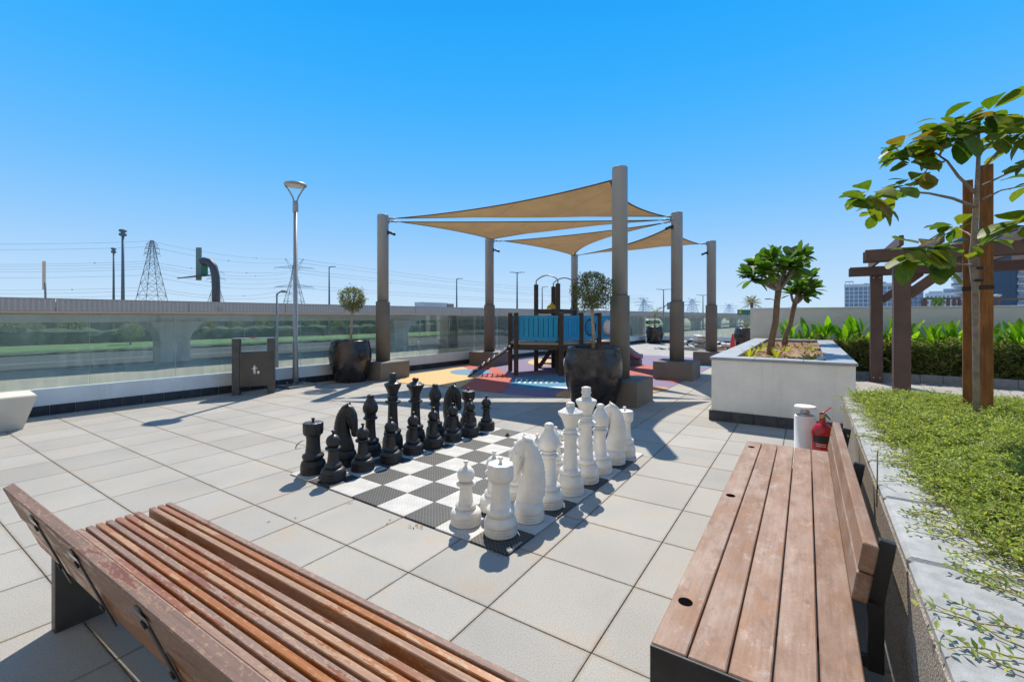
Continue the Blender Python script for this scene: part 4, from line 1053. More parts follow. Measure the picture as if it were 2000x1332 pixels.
# trailing ground cover
from mathutils import noise as mno
gm = MB(); stm = MB()
def sprig(x, y, z, d, L, n, lie, sc=1.0):
    d = Vector(d); d.z = 0; d.normalize(); p = Vector((x, y, z)); rise = 0 if lie else rr.uniform(.35, 1.7)
    pts = [p]; cur = d.copy()
    for i in range(4):
        cur = (cur + Vector((rr.gauss(0, .2), rr.gauss(0, .2), 0))); cur.normalize()
        st = (cur + Vector((0, 0, rise * (1 - i / 5)))).normalized() * L / 4; q = pts[-1] + st
        if lie: q.z = max(.690 if x < .46 or True else z, .69 + .012 * math.sin(i * 1.9 + x * 30))
        pts.append(q)
    stm.tube(pts, [.0022 * sc, .002 * sc, .0018 * sc, .0014 * sc, .0008 * sc], 4)
    for i in range(n):
        s_ = (i // 2 + 1) / (n / 2) * 3.98; k_ = min(3, int(s_)); fr_ = s_ - k_; q = pts[k_].lerp(pts[k_ + 1], min(1, fr_)); ax = (pts[k_ + 1] - pts[k_]).normalized()
        sd_ = ax.cross(Vector((0, 0, 1))).normalized() * (1 if i % 2 else -1)
        dd = sd_ * rr.uniform(.5, 1.1) + ax * rr.uniform(.0, .9) + Vector((0, 0, rr.uniform(-.1, .9))) + (rnddir(rr) * .5 if not lie else Vector())
        leafgeo(gm, q, dd, Vector((rr.gauss(0, .3), rr.gauss(0, .3), 1)), rr.uniform(.016, .029) * sc, rr.uniform(.0075, .0125) * sc, rr.uniform(-.1, .4))
EK = [(0, .06), (-.5, .09), (-2, .125), (-2.7, .165), (-3.5, .175), (-3.9, .24), (-4.1, .33), (-4.6, .50), (-6, .95), (-9, 1.4)]
def edge(y):
    for (y0, e0), (y1, e1) in zip(EK, EK[1:]):
        if y >= y1: return e0 + (e1 - e0) * (y0 - y) / (y0 - y1) + .035 * mno.noise(Vector((y * 2.3, 3, 0)))
    return 1.4
cnt = 0; tries = 0
while cnt < 24000 and tries < 260000:
    tries += 1; x = rr.uniform(0, 3.6) * rr.random() ** .3; y = -8 * rr.random() ** 1.0
    if y < -5.6 and x < .4: continue
    e = edge(y); f = (x - e) / .17
    wp = OBd + A2 * x + B2 * y
    if wp.y < .45 or (wp.x / max(wp.y, .1)) > 2.4: continue
    if rr.random() > max(0, min(1, f)): continue
    hgt = .63 + min(1, max(0, f - .2)) * (.045 + .085 * (mno.noise(Vector((x * 2.1, y * 2.1, 7))) * .5 + .5) + rr.uniform(-.05, .03))
    if x < .46: hgt = max(hgt, .69)
    a = rr.uniform(0, 2 * PI); d = Vector((math.cos(a) - .22, math.sin(a) - .1, 0))
    sprig(x, y, hgt, d, rr.uniform(.05, .13), rr.choice((8, 10, 10, 12)), False); cnt += 1
for i in range(46):       # runners lying on the slabs
    y = -4.3 * rr.random(); x = edge(y) + rr.uniform(.0, .10)
    for q in range(rr.choice((1, 2, 2, 3))):
        sprig(x, y, .69, (-1, rr.gauss(0, .55), 0), rr.uniform(.10, .24), rr.choice((8, 10, 12)), True)
for (px_, py_, L, dx, dy) in ((1990, 1262, .34, -1, .12), (1985, 1318, .22, -1, .3), (1950, 1145, .26, -1, .25), (2000, 1235, .30, -1, .05), (1880, 1045, .24, -1, .2), (1860, 985, .20, -1, .15), (2000, 1180, .3, -1, .3), (1930, 1110, .2, -1, -.1), (2010, 1290, .3, -1, .0), (1800, 930, .18, -1, .1)):
    g_ = G(px_, py_, .69) - OBd
    for q in range(1 + (px_ % 20 == 0)): sprig(g_.dot(A2) + rr.uniform(0, .05), g_.dot(B2) + rr.uniform(-.02, .02), .692, (dx, dy + rr.gauss(0, .25), 0), L * rr.uniform(.6, 1), 12, True, 1.25)
gcv = tag(gm.build('ground_cover', 'leaf_cover', None, OBd, THB), kind='stuff')
tag(stm.build('runner_stems', 'stem_cover', gcv), kind='stuff')
tag(MB().tube([(0, 0, 0), (.004, .002, .30)], .0035, 5).build('dry_stalk', 'bark', None, G(1713, 990, .55)), 'thin dry stalk standing against the bed wall behind the plank bench', 'stalk')

# ---------------------------------------------------------------- staked tree in the bed
TY = 3.72; tb = At(1909, 815, TY); tb.z = .6
t = thing('staked_tree', 'young large-leaved tree tied to two timber stakes in the raised bed', 'tree', tb)
tp = lambda x, y, dY=0: At(x, y, TY + dY) - tb
MB().tube([(0, 0, -.02), tp(1907, 760), tp(1905, 640), tp(1904, 560), tp(1901, 505), tp(1903, 470), tp(1905, 420), tp(1908, 370), tp(1911, 310), tp(1911, 260), tp(1912, 215)], [.024, .022, .021, .022, .033, .024, .020, .017, .014, .011, .007], 12).build('trunk', 'bark_grey', t)
BRS = [([(1906, 405), (1862, 388), (1815, 378), (1735, 372)], -.25), ([(1906, 378), (1872, 345), (1850, 315), (1828, 300)], .1), ([(1845, 316), (1818, 322), (1806, 338)], .1),
       ([(1911, 303), (1935, 282), (1970, 273)], .1), ([(1921, 330), (1945, 300), (1966, 276)], -.1), ([(1920, 362), (1960, 343), (2030, 312)], -.3), ([(1920, 390), (1955, 372), (2030, 358)], .25),
       ([(1900, 518), (1870, 516), (1838, 508)], -.35), ([(1907, 470), (1890, 455), (1874, 447)], .35), ([(1920, 480), (1960, 455), (2030, 435)], -.4), ([(1828, 300), (1800, 298), (1775, 295)], .2), ([(1835, 305), (1845, 280), (1852, 255)], 0)]
for pts, dz in BRS:
    n_ = len(pts); q = [tp(x, y, dz * i / (n_ - 1)) for i, (x, y) in enumerate(pts)]
    r0 = .014 if n_ > 3 else .009
    MB().tube(q, [r0 * (1 - .6 * i / (n_ - 1)) for i in range(n_)], 7).build('branch', 'bark_grey', t)
rr = random.Random(31)
CL = [(x_, y_ + (20 if y_ < 262 else 0), d_, n_, l_) for (x_, y_, d_, n_, l_) in [(1700, 388, -.28, 13, .17), (1712, 408, -.2, 6, .15), (1776, 362, .1, 12, .18), (1748, 372, -.2, 4, .15), (1762, 292, .2, 13, .18), (1785, 312, .1, 9, .18), (1772, 285, .0, 6, .16), (1850, 252, 0, 13, .20), (1838, 225, .1, 9, .19), (1868, 238, -.1, 9, .19), (1912, 222, .1, 11, .19),
      (1930, 205, 0, 11, .20), (1942, 238, -.1, 8, .19), (1985, 252, .1, 12, .20), (2012, 240, 0, 10, .2), (2020, 318, -.3, 8, .2), (2025, 352, .2, 8, .18), (1800, 490, -.36, 13, .21), (1822, 505, -.3, 8, .20), (1868, 442, .4, 10, .19), (2020, 432, -.4, 12, .24), (1890, 489, -.1, 4, .13), (1925, 470, .5, 5, .18)]]
for (x, y, dY, n_, L) in CL:
    c_ = tp(x, y, dY)
    for i in range(int(n_ * 1.3)):
        a = i * 2.4 + rr.uniform(-.4, .4); e = rr.uniform(-.75, .65); d = Vector((math.cos(a) * math.cos(e), math.sin(a) * math.cos(e), math.sin(e)))
        ls = L_old if rr.random() < .06 else L_tree
        put(rr.choice(ls), t, c_ + d * .03 + Vector((0, 0, rr.uniform(-.04, .05))), d, Vector((d.x * -.3, d.y * -.3, 1)) + rnddir(rr) * .35, L * rr.uniform(.65, 1.25) * .97)
put(L_old[0], t, tp(1806, 335, .0), (.12, -.25, -1), (0, -1, .1), .155, 'leaf', 1.7)
put(L_tree[0], t, tp(1822, 515, -.38), (.1, -.3, -1), (0, -1, .1), .17, 'leaf', 1.3)
# ties
for (x, y) in ((1922, 548), (1905, 524)):
    MB().lathe([(.040, -.010), (.046, -.008), (.046, .008), (.040, .010)], 18, Matrix.Translation(tp(1909, y))).build('tie', 'black_label', t)
def stake(x, y, Y, w_, ztop, lb):
    p = At(x, y, Y); p.z = .55
    mb = MB(); mb.cbox((-w_ / 2, -w_ / 2, 0), (w_ / 2, w_ / 2, ztop - .55), .006)
    o = mb.build('timber_stake', 'stake_timber', None, p, -.74); tag(o, lb, 'stake', 'timber stakes of the young tree')
    MB().cbox((-w_ / 2 - .005, -w_ / 2 - .005, 1.25), (w_ / 2 + .005, w_ / 2 + .005, 1.285), .002).build('strap', 'black_label', o)
stake(1926, 815, 3.88, .083, 2.87, 'taller, nearer rough timber stake in front of the young tree trunk')
stake(1890, 808, 4.08, .066, 2.80, 'shorter rough timber stake behind and left of the young tree trunk')

# ---------------------------------------------------------------- extinguisher and bollard light behind the plank bench
t = thing('fire_extinguisher', 'red fire extinguisher with a black label standing behind the plank bench', 'fire extinguisher', Vector((3.07, 4.44, 0)), .2)
bd = MB().lathe([(.085, 0), (.092, .008), (.0945, .03), (.0945, .40), (.092, .43), (.083, .46), (.067, .487), (.045, .507), (.03, .518), (.027, .53), (.027, .56)], 32).build('cylinder', 'red_gloss', t)
bd2 = MB().lathe([(.024, .56), (.030, .565), (.030, .585), (.022, .595), (.02, .61), (.012, .612)], 16).build('valve', 'brass', t)
MB().tube([(-.035, 0, .608), (.02, 0, .622), (.075, 0, .655), (.105, 0, .662)], [(.010, .006)] * 4, 6).build('handle', 'red_gloss', t)
MB().tube([(-.02, 0, .606), (.035, 0, .600), (.075, 0, .56), (.09, 0, .545)], [(.009, .006)] * 4, 6).build('lever', 'dark_steel', t)
pts = []; mb = MB(); n_ = 10; vs = []
for i in range(n_ + 1):
    a = math.radians(-190 + 105 * i / n_)
    for z in (.335, .405): vs.append((.0952 * math.cos(a), .0952 * math.sin(a), z))
mb.add(vs, [(2 * i, 2 * i + 2, 2 * i + 3, 2 * i + 1) for i in range(n_)], True); mb.build('label_panel', 'black_label', bd)
mb = MB()
for k_ in range(2):
    vs = []
    for i in range(5):
        a = math.radians(-170 + 50 * i / 4)
        for z in (.30 + k_ * .018, .306 + k_ * .018): vs.append((.0957 * math.cos(a), .0957 * math.sin(a), z))
    mb.add(vs, [(2 * i, 2 * i + 2, 2 * i + 3, 2 * i + 1) for i in range(4)])
mb.build('label_lines', 'pebble', bd)
t = thing('bollard_light', 'white cylindrical bollard light behind the plank bench, left of the extinguisher', 'bollard light', Vector((3.12, 4.78, 0)))
MB().lathe([(.108, 0), (.108, .015), (.10, .018), (.10, .505), (.096, .515), (.06, .53)], 32).build('body', 'white_paint', t)
MB().lathe([(.085, .522), (.05, .535), (.035, .57), (.04, .588)], 24).build('reflector', 'steel', t)
MB().lathe([(.04, .588), (.097, .592), (.10, .598), (.10, .612), (.094, .618), (1e-4, .619)], 32).build('cap', 'white_paint', t)

# ---------------------------------------------------------------- hedge, ginger, kerb and wall at the back right
KA0, KB = -.15, 14.2
t = thing('bed_kerb', 'grey stone kerb blocks edging the hedge by the pergola', 'kerb', W(KA0, KB), TH)
me = MB().cbox((.003, 0, -.02), (.397, .15, .19), .008).mesh('kerb_block', 'kerb_stone')
for i in range(22): obj('kerb_block', me, t, (i * .4, 0, R.uniform(-.003, .003)))
t0 = W(-1.47, 15.8)
t = thing('boundary_wall', 'long plain white boundary wall behind the hedge', 'wall', t0, TH)
MB().cbox((0, 0, -.05), (14, .2, 1.80), .006).build('wall', 'wall_paint', t)
MB().cbox((-.01, -.012, 1.801), (14, .212, 1.84), .004).build('cap', 'wall_paint', t)
# two-leaf louvred panel near the wall end
lp = thing('louvre_door', 'white two-leaf louvred service panel on the left end of the boundary wall', 'louvre panel', W(-1.40, 15.8, .0), TH)
MB().box((0, -.03, .98), (.04, -.002, 1.72)).box((.76, -.03, .98), (.80, -.002, 1.72)).box((.04, -.03, 1.68), (.76, -.002, 1.72)).box((.04, -.03, .98), (.76, -.002, 1.02)).build('frame', 'white_paint', lp)
for x in (.045, .405):
    lf = MB().box((x, -.012, 1.024), (x + .35, -.003, 1.676)).build('leaf_door', 'white_paint', lp)
    m_ = MB()
    for i in range(13): m_.box((x + .03, -.026, 1.05 + i * .047), (x + .32, -.013, 1.072 + i * .047))
    m_.build('louvres', 'white_paint', lf)
rr = random.Random(17)
OH = W(0, 14.36)
hg = thing('hedge', 'dense clipped hedge of small mottled leaves along the kerb', 'hedge', OH, TH)
core = MB(); core.box((.05, .16, 0), (8.2, .8, .62)); core.build('dark_core', 'core_dark', hg)  # solid dark box stands in for the shade deep inside the leaves
lf = MB()
for i in range(30000):
    x = rr.uniform(-.1, 8.3); f = rr.random()
    ht = .82 + .20 * mno.noise(Vector((x * 2.2, 1, 0))) + .14 * mno.noise(Vector((x * 6, 2, 0)))
    if f < .62: y = -.02 + abs(rr.gauss(0, .10)) + .10 * (mno.noise(Vector((x * 3, 5, rr.random()))) + .5); z = ht * rr.random() ** .75
    else: y = rr.uniform(.0, .95); z = ht + rr.gauss(-.02, .075)
    if f < .62 and mno.noise(Vector((x * 4.2, z * 4.5, 3))) < -.16: continue
    y += .05 * mno.noise(Vector((x * 5, z * 5, 0)))
    d = rnddir(rr) + Vector((0, -.6, .5)); leafgeo(lf, (x, y, z + .03), d, rnddir(rr) + Vector((0, 0, .6)), rr.uniform(.05, .13), rr.uniform(.03, .062), rr.uniform(-.1, .35))
lf.build('foliage', 'leaf_hedge', hg)
fl = MB()
for (x, y, n_) in ((.55, .05, 26), (.4, .2, 8), (.75, -.02, 6)):
    for i in range(n_): leafgeo(fl, (x + rr.gauss(0, .05), y + rr.gauss(0, .04), .93 + rr.gauss(0, .035)), rnddir(rr), rnddir(rr), .045, .04, .3)
fl.build('flowers', 'magenta', hg)
for i in range(30):
    x = -.35 + i * .285 + rr.uniform(-.1, .1); y = rr.uniform(.35, 1.1)
    c_ = W(x, 14.36 + y, .12)
    where = ('behind the hedge near the planter corner', 'behind the hedge between the pergola posts', 'behind the hedge right of the near pergola post', 'behind the hedge near the stakes', 'behind the hedge at the photo right edge')[min(4, int(i / 6))]
    tt = thing('ginger_plant', 'green plant ' + where + ', ' + ('first', 'second', 'third', 'fourth', 'fifth', 'last')[i % 6] + ' from the left there', 'plant', c_, 0, 'green plants ' + where)
    for q in range(16):
        a = rr.uniform(0, 2 * PI); e = rr.uniform(1.05, 1.5); d = Vector((math.cos(a) * math.cos(e), math.sin(a) * math.cos(e), math.sin(e)))
        z0 = rr.uniform(.45, 1.0); put(rr.choice(L_gin), tt, Vector((math.cos(a) * .1, math.sin(a) * .1, z0)), d, Vector((-math.cos(a), -math.sin(a) - .8, .6)), rr.uniform(.36, .56), 'leaf', 1.3)
    MB().tube([(0, 0, 0), (.02, .01, .9)], [.02, .01], 5).tube([(0, 0, 0), (-.06, .03, .8)], [.018, .008], 5).build('stems', 'leaf_ginger', tt)
for i, (x, y, mat_, lb) in enumerate(((-.75, 15.0, L_yel, 'yellow-green shrub just behind the back rim of the white planter'), (-.3, 15.2, L_gin, 'green leafy shrub behind the back right corner of the white planter'), (-1.1, 15.3, L_old, 'reddish-leaved shrub behind the white planter, in front of the wall'))):
    clump('low_shrub', W(x, y, .55), lb, mat_, 26, .38, 'low shrubs behind the planter', 90 + i, 'shrub', (-.1, 1.3))
    o = MB().tube([W(x, y, 0), W(x, y, .6)], .04, 6).build('stem', 'bark', None)
    tgt = [q for q in COL.objects if q.name.startswith('low_shrub')][-1]; o.parent = tgt; o.matrix_parent_inverse = Matrix.Translation(-tgt.location)

# ---------------------------------------------------------------- pergola
t = thing('pergola', 'brown timber pergola with two beams and slanted rafters at the right', 'pergola', W(1.40, 10.40), TH)
pw_ = .115
for (x, y) in ((0, 0), (0, 3.42), (3.6, 0), (3.6, 3.42)):
    o = MB().cbox((x - pw_, y - pw_, -.02), (x + pw_, y + pw_, 2.60 if y == 0 else 2.64), .008).build('post', 'timber_comp', t)
    m_ = MB()
    for z in (.12, 2.5): m_.lathe([(.02, 0), (.02, .012), (1e-4, .014)], 8, Matrix.Translation((x - .06, y - pw_, z)) @ Matrix.Rotation(PI / 2, 4, 'X')).lathe([(.02, 0), (.02, .012), (1e-4, .014)], 8, Matrix.Translation((x + .06, y - pw_, z)) @ Matrix.Rotation(PI / 2, 4, 'X'))
    m_.build('bolts', 'steel', o)
for y in (0, 3.42):
    for s_ in (-1, 1): MB().cbox((-.52, y + s_ * .17 - .04, 2.56), (4.3, y + s_ * .17 + .04, 2.76), .006).build('beam', 'timber_comp', t)
    for x, dx in ((0, 1), (3.6, -1)):
        m_ = MB(); bar(m_, (x + dx * .10, y, 1.95), (x + dx * .80, y, 2.58), .10, .16); m_.build('brace', 'timber_comp', t)
for i in range(9):
    MB().cbox((-.10 + i * .5, -.55, 2.762), (-.04 + i * .5, 4.0, 2.93), .005).build('rafter', 'timber_comp', t)
# coiled hose on the paving past the bed
tag(MB().tube([(.16 * math.cos(a), .05 * math.sin(3 * a), .20 + .16 * math.sin(a)) for a in [2 * PI * i / 20 for i in range(19)]], .016, 7).build('coiled_hose', 'dark_steel', None, W(2.75, 8.9), .4), 'loop of dark hose on the paving behind the timber stakes', 'hose')

# ---------------------------------------------------------------- play structure
t = thing('play_structure', 'wooden playhouse on stilts with bright blue panels, arched tubes and a grey slide', 'play structure', (.7, 12.6, 0))
o0 = Vector((.7, 12.6, 0)); L2 = lambda x, y, z: Vector((x, y, z)) - o0
P1, P2, P3, P4, P5 = (.11, 12.0), (1.30, 11.9), (1.91, 12.42), (2.50, 12.9), (3.05, 13.35)
TA_, TB_, TC_, TD_ = (.70, 13.02), (1.29, 12.62), (1.28, 13.90), (1.88, 13.50)
P6, P7 = (2.62, 13.95), (-.05, 13.0)
def post(p, z1, w_=.062, z0=-.01):
    MB().cbox((p[0] - w_ - o0.x, p[1] - w_ - o0.y, z0), (p[0] + w_ - o0.x, p[1] + w_ - o0.y, z1), .008).build('post', 'play_wood', t)
for p in (P1, P2, P3, P4, P5, P6, P7): post(p, 1.68)
for p in (TA_, TB_, TC_, TD_): post(p, 2.50)
deck = [P1, P2, P3, P4, P5, P6, TD_, TC_, P7]
MB().prism([(p[0] - o0.x, p[1] - o0.y) for p in deck], .82, .86).build('deck', 'deck_tan', t)
def rail(p, q, z, h=.13, w_=.05, mat='play_wood', nm='beam'):
    m_ = MB(); bar(m_, L2(p[0], p[1], z), L2(q[0], q[1], z), w_, h); return m_.build(nm, mat, t)
for p, q in zip(deck, deck[1:] + deck[:1]): rail(p, q, .745)
for p, q in ((TA_, TB_), (TB_, TD_), (TD_, TC_), (TC_, TA_)): rail(p, q, 1.72, .13)
def panel_slats(p, q, n, z0=.93, z1=1.60):
    p, q = Vector((*p, 0)), Vector((*q, 0)); d = (q - p).normalized(); p = p + d * .075; q = q - d * .075; L = (q - p).length
    m_ = MB(); s_ = lambda u, z: L2((p + d * u).x, (p + d * u).y, z)
    bar(m_, s_(0, z0 + .05), s_(L, z0 + .05), .03, .10); bar(m_, s_(0, z1 - .04), s_(L, z1 - .04), .03, .08)
    pan = m_.build('panel_frame', 'blue_panel', t); wd = L / n
    for i in range(n):
        m_ = MB(); u = (i + .5) * wd; bar(m_, s_(u - wd * .42, (z0 + z1) / 2 + .01), s_(u + wd * .42, (z0 + z1) / 2 + .01), .022, z1 - z0 - .19); m_.build('slat', 'blue_panel', pan)
def panel_hole(p, q, rad, mat, z0=.93, z1=1.60):
    p, q = Vector((*p, 0)), Vector((*q, 0)); d = (q - p).normalized(); p = p + d * .075; q = q - d * .075; L = (q - p).length; nn = Vector((d.y, -d.x, 0))
    zc = (z0 + z1) / 2; n = 32; m_ = MB(); vs = []; fs = []
    out = []
    for i in range(n):
        a = 2 * PI * i / n + PI / 4; c_, s_ = math.cos(a), math.sin(a); k_ = min(L / 2 / max(abs(c_), 1e-6), (z1 - z0) / 2 / max(abs(s_), 1e-6)); out.append((c_ * k_, s_ * k_, c_ * rad, s_ * rad))
    for sgn in (.014, -.014):
        for (a, b_, c_, e_) in out:
            for u, z in ((a, b_), (c_, e_)):
                w_ = p + d * (L / 2 + u) + nn * sgn; vs.append(L2(w_.x, w_.y, zc + z))
    for i in range(n):
        j_ = (i + 1) % n; fs.append((2 * i, 2 * j_, 2 * j_ + 1, 2 * i + 1)); o_ = 2 * n; fs.append((o_ + 2 * i, o_ + 2 * i + 1, o_ + 2 * j_ + 1, o_ + 2 * j_)); fs.append((2 * i + 1, 2 * j_ + 1, o_ + 2 * j_ + 1, o_ + 2 * i + 1)); fs.append((2 * j_, 2 * i, o_ + 2 * i, o_ + 2 * j_))
    m_.add(vs, fs); pan = m_.build('panel', 'blue_panel', t)
    w_ = p + d * L / 2; c_ = L2(w_.x, w_.y, zc); m_ = MB()
    if mat == 'ring': m_.tube([c_ + d * rad * math.cos(a) + Vector((0, 0, rad * math.sin(a))) for a in [2 * PI * i / 28 for i in range(29)]], .028, 8).build('ring', 'play_wood', pan)
    else:
        X = Matrix.Translation(c_) @ nn.to_track_quat('Z', 'Y').to_matrix().to_4x4()
        m_.lathe([(rad * 1.02, .0), (rad * .97, .05), (rad * .7, .12), (rad * .35, .155), (1e-4, .165)], 24, X).build('bubble_window', 'white_plastic', pan)
panel_slats(P1, P2, 8); panel_slats(P2, P3, 6); panel_hole(P3, P4, .22, 'ring'); panel_hole(P4, P5, .22, 'bubble')
panel_slats(P7, TC_, 8); panel_slats(P6, TD_, 5)
for p, q in ((TA_, TB_), (TC_, TD_)):
    a, b_ = Vector((*p, 2.48)), Vector((*q, 2.48)); pts = [a - o0, a + Vector((0, 0, .12)) - o0] + [a.lerp(b_, s_) + Vector((0, 0, .12 + .15 * math.sin(PI * s_) ** .8)) - o0 for s_ in (.08, .2, .35, .5, .65, .8, .92)] + [b_ + Vector((0, 0, .12)) - o0, b_ - o0]
    MB().tube(pts, .018, 8).build('arched_tube', 'pole_paint', t)
a = Vector((*TA_, 0)).lerp(Vector((*TB_, 0)), .72); d = (Vector((*TB_, 0)) - Vector((*TA_, 0))).normalized()
X = Matrix.Translation(L2(a.x, a.y, 1.79)) @ Matrix.Rotation(math.atan2(d.y, d.x), 4, 'Z') @ Matrix.Rotation(PI / 2, 4, 'X')
MB().prism([(-.16, 0), (.16, 0), (.17, .06), (.10, .10), (.04, .13), (.0, .20), (-.05, .12), (-.12, .09)], -.02, .02, X).build('yellow_cutout', 'yellow_panel', t)
# rope ramp on the left, stairs behind, slide on the right
for s_ in (-.28, .28):
    MB().tube([L2(.03, 12.45 + s_, .80), L2(-.55, 12.25 + s_, .40), L2(-1.15, 12.05 + s_, .0)], .028, 7).build('ramp_rail', 'play_wood', t)
for i in range(8):
    u = .08 + i * .12; c_ = Vector((.03, 12.45, .8)).lerp(Vector((-1.15, 12.05, .02)), u)
    m_ = MB(); m_.tube([c_ + Vector((0, -.36, .03)) - o0, c_ + Vector((0, .36, .03)) - o0], .016, 6); m_.ball(c_ + Vector((0, -.36, .03)) - o0, .032, 8, 6); m_.build('rung', 'far_pale', t)
for s_ in (0, .5):
    m_ = MB(); bar(m_, L2(.82 + s_, 13.7, .02), L2(1.35 + s_, 13.55, .80), .05, .12); m_.build('stringer', 'play_wood', t)
for i in range(4):
    u = .15 + i * .22; c_ = Vector((.82, 13.7, 0)).lerp(Vector((1.35, 13.55, .8)), u); MB().box((c_.x - .1 - o0.x, c_.y - .02 - o0.y, c_.z), (c_.x + .5 - o0.x, c_.y + .22 - o0.y, c_.z + .035)).build('step', 'play_wood', t)
sdir = Vector((.72, .69, 0)).normalized(); sn = Vector((-sdir.y, sdir.x, 0)); s0 = Vector((2.85, 13.62, 0))
prof = [(0, .88), (.25, .84), (.6, .66), (1.0, .42), (1.3, .28), (1.55, .24), (1.72, .235)]
cs = [(-.26, .15), (-.235, .165), (-.21, .15), (-.19, .02), (0, 0), (.19, .02), (.21, .15), (.235, .165), (.26, .15), (.25, -.03), (0, -.05), (-.25, -.03)]
vs = []; 
for (u, z) in prof:
    for (x, h_) in cs: q = s0 + sdir * u + sn * x; vs.append(L2(q.x, q.y, z + h_ * (1.15 if u < 1.5 else .8)))
n = len(cs); fs = [(a_ * n + i, a_ * n + (i + 1) % n, (a_ + 1) * n + (i + 1) % n, (a_ + 1) * n + i) for a_ in range(len(prof) - 1) for i in range(n)] + [tuple(range(n - 1, -1, -1)), tuple((len(prof) - 1) * n + i for i in range(n))]
m_ = MB(); m_.add(vs, fs, True); sld = m_.build('slide', 'slide_plastic', t)
q = s0 + sdir * 1.62; X = Matrix.Translation(L2(q.x, q.y, 0)) @ Matrix.Rotation(math.atan2(sdir.y, sdir.x), 4, 'Z'); MB().cbox((-.08, -.24, 0), (.08, .24, .2), .01, X).build('slide_foot', 'slide_plastic', sld)

# ---------------------------------------------------------------- cone and rubble at the far end
t = thing('traffic_cone', 'red traffic cone standing left of the white wall end', 'cone', Vector((9.73, 19.8, 0)))
MB().cbox((-.19, -.19, 0), (.19, .19, .03), .008).build('base', 'cone_red', t)
MB().lathe([(.15, .03), (.145, .05), (.035, .80), (.025, .82), (.02, .82)], 20).build('body', 'cone_red', t)
rr = random.Random(40)
pile = thing('rubble_pile', 'heap of broken boards, bags and debris behind the rightmost column', 'rubble', Vector((9.0, 21.6, 0)), 0)
for i in range(70):
    x = rr.gauss(0, .8); y = rr.gauss(0, .4); top = max(.05, .75 - abs(x) * .42 - abs(y) * .5); s_ = rr.uniform(.06, .26)
    X = Matrix.Translation((x, y, rr.uniform(.04, top))) @ Matrix.Rotation(rr.uniform(0, 6), 4, 'Z') @ Matrix.Rotation(rr.uniform(-.6, .6), 4, 'X')
    MB().cbox((-s_, -s_ * .6, -.04), (s_, s_ * .6, rr.uniform(.0, .06)), .01, X).build('debris', rr.choice(('debris', 'debris', 'debris', 'debris_dark', 'pebble', 'debris_orange')), pile)
for i, (x, y, s_, lb) in enumerate(((.95, .1, .36, 'white sack lying at the right of the rubble heap'), (.5, -.25, .30, 'white sack in front of the rubble heap, left of the other sacks'), (1.45, .0, .30, 'white sack nearest the traffic cone'))):
    mb = MB(); mb.ball((0, 0, s_ * .42), s_, 16, 10, (1.3, .9, .45))
    mb.v = [tuple(Vector(q) + mno.noise_vector(Vector(q) * 5 + Vector((i * 9, 0, 0))) * .05) for q in mb.v]
    tag(mb.build('sack', 'white_plastic', None, pile.location + Vector((x, y, .05)), rr.uniform(0, 3)), lb, 'sack', 'white sacks by the rubble')
# ---------------------------------------------------------------- viaduct across the road
VD = Vector((.642, .7667, 0)); V0 = Vector((-38.7, 33.9, 0)); VANG = math.atan2(VD.y, VD.x)
vi = thing('viaduct', 'long grey concrete viaduct with ribbed parapet crossing behind the glass', 'viaduct', (V0.x, V0.y, ZS), VANG)   # local y = away from the terrace
z_ = lambda z: z - ZS
S0, S1 = -60, 330
pmesh = MB().cbox((.03, 0, z_(2.03)), (8.97, .25, z_(3.0)), .02).mesh('parapet_panel', 'viaduct_rib')
nseg = int((S1 - S0) / 9)
for i in range(nseg): obj('parapet_panel', pmesh, vi, (S0 + 9 * i, 0, 0))
MB().cbox((S0, -.04, z_(3.002)), (S1, .30, z_(3.06)), .01).build('coping', 'viaduct_panel', vi)
MB().box((S0, .26, z_(1.85)), (S1, 8.6, z_(2.3))).box((S0, .10, z_(1.90)), (S1, .255, z_(2.025))).build('deck', 'viaduct_soffit', vi)
MB().cbox((S0, 8.62, z_(2.03)), (S1, 8.87, z_(3.0)), .02).build('far_parapet', 'viaduct_panel', vi)
MB().box((S0, 2.2, z_(1.1)), (S1, 6.4, z_(1.845))).build('girder', 'viaduct_pier', vi)
pr = MB(); pv = []; 
for (z, hx, hy) in ((0, 1.2, 1.5), (2.2, 1.2, 1.5), (2.9, 1.35, 1.7), (3.5, 1.7, 2.1), (4.09, 2.2, 2.6)):
    for sx, sy in ((-1, -1), (1, -1), (1, 1), (-1, 1)): pv.append((sx * hx, 4.3 + sy * hy, z))
pr.add(pv, [(3, 2, 1, 0), (16, 17, 18, 19)] + [(a_ * 4 + i, a_ * 4 + (i + 1) % 4, a_ * 4 + 4 + (i + 1) % 4, a_ * 4 + 4 + i) for a_ in range(4) for i in range(4)])
pm_ = pr.mesh('pier', 'viaduct_pier')
for i in range(13): obj('pier', pm_, vi, (-15.4 + 27 * i, 0, 0))

def on_via(px, off=1.0):       # the viaduct point seen at this pixel column
    m = (px - CX) / F; o = V0 + Vector((-VD.y, VD.x, 0)) * off
    s_ = (m * o.y - o.x) / (VD.x - m * VD.y); return o + VD * s_
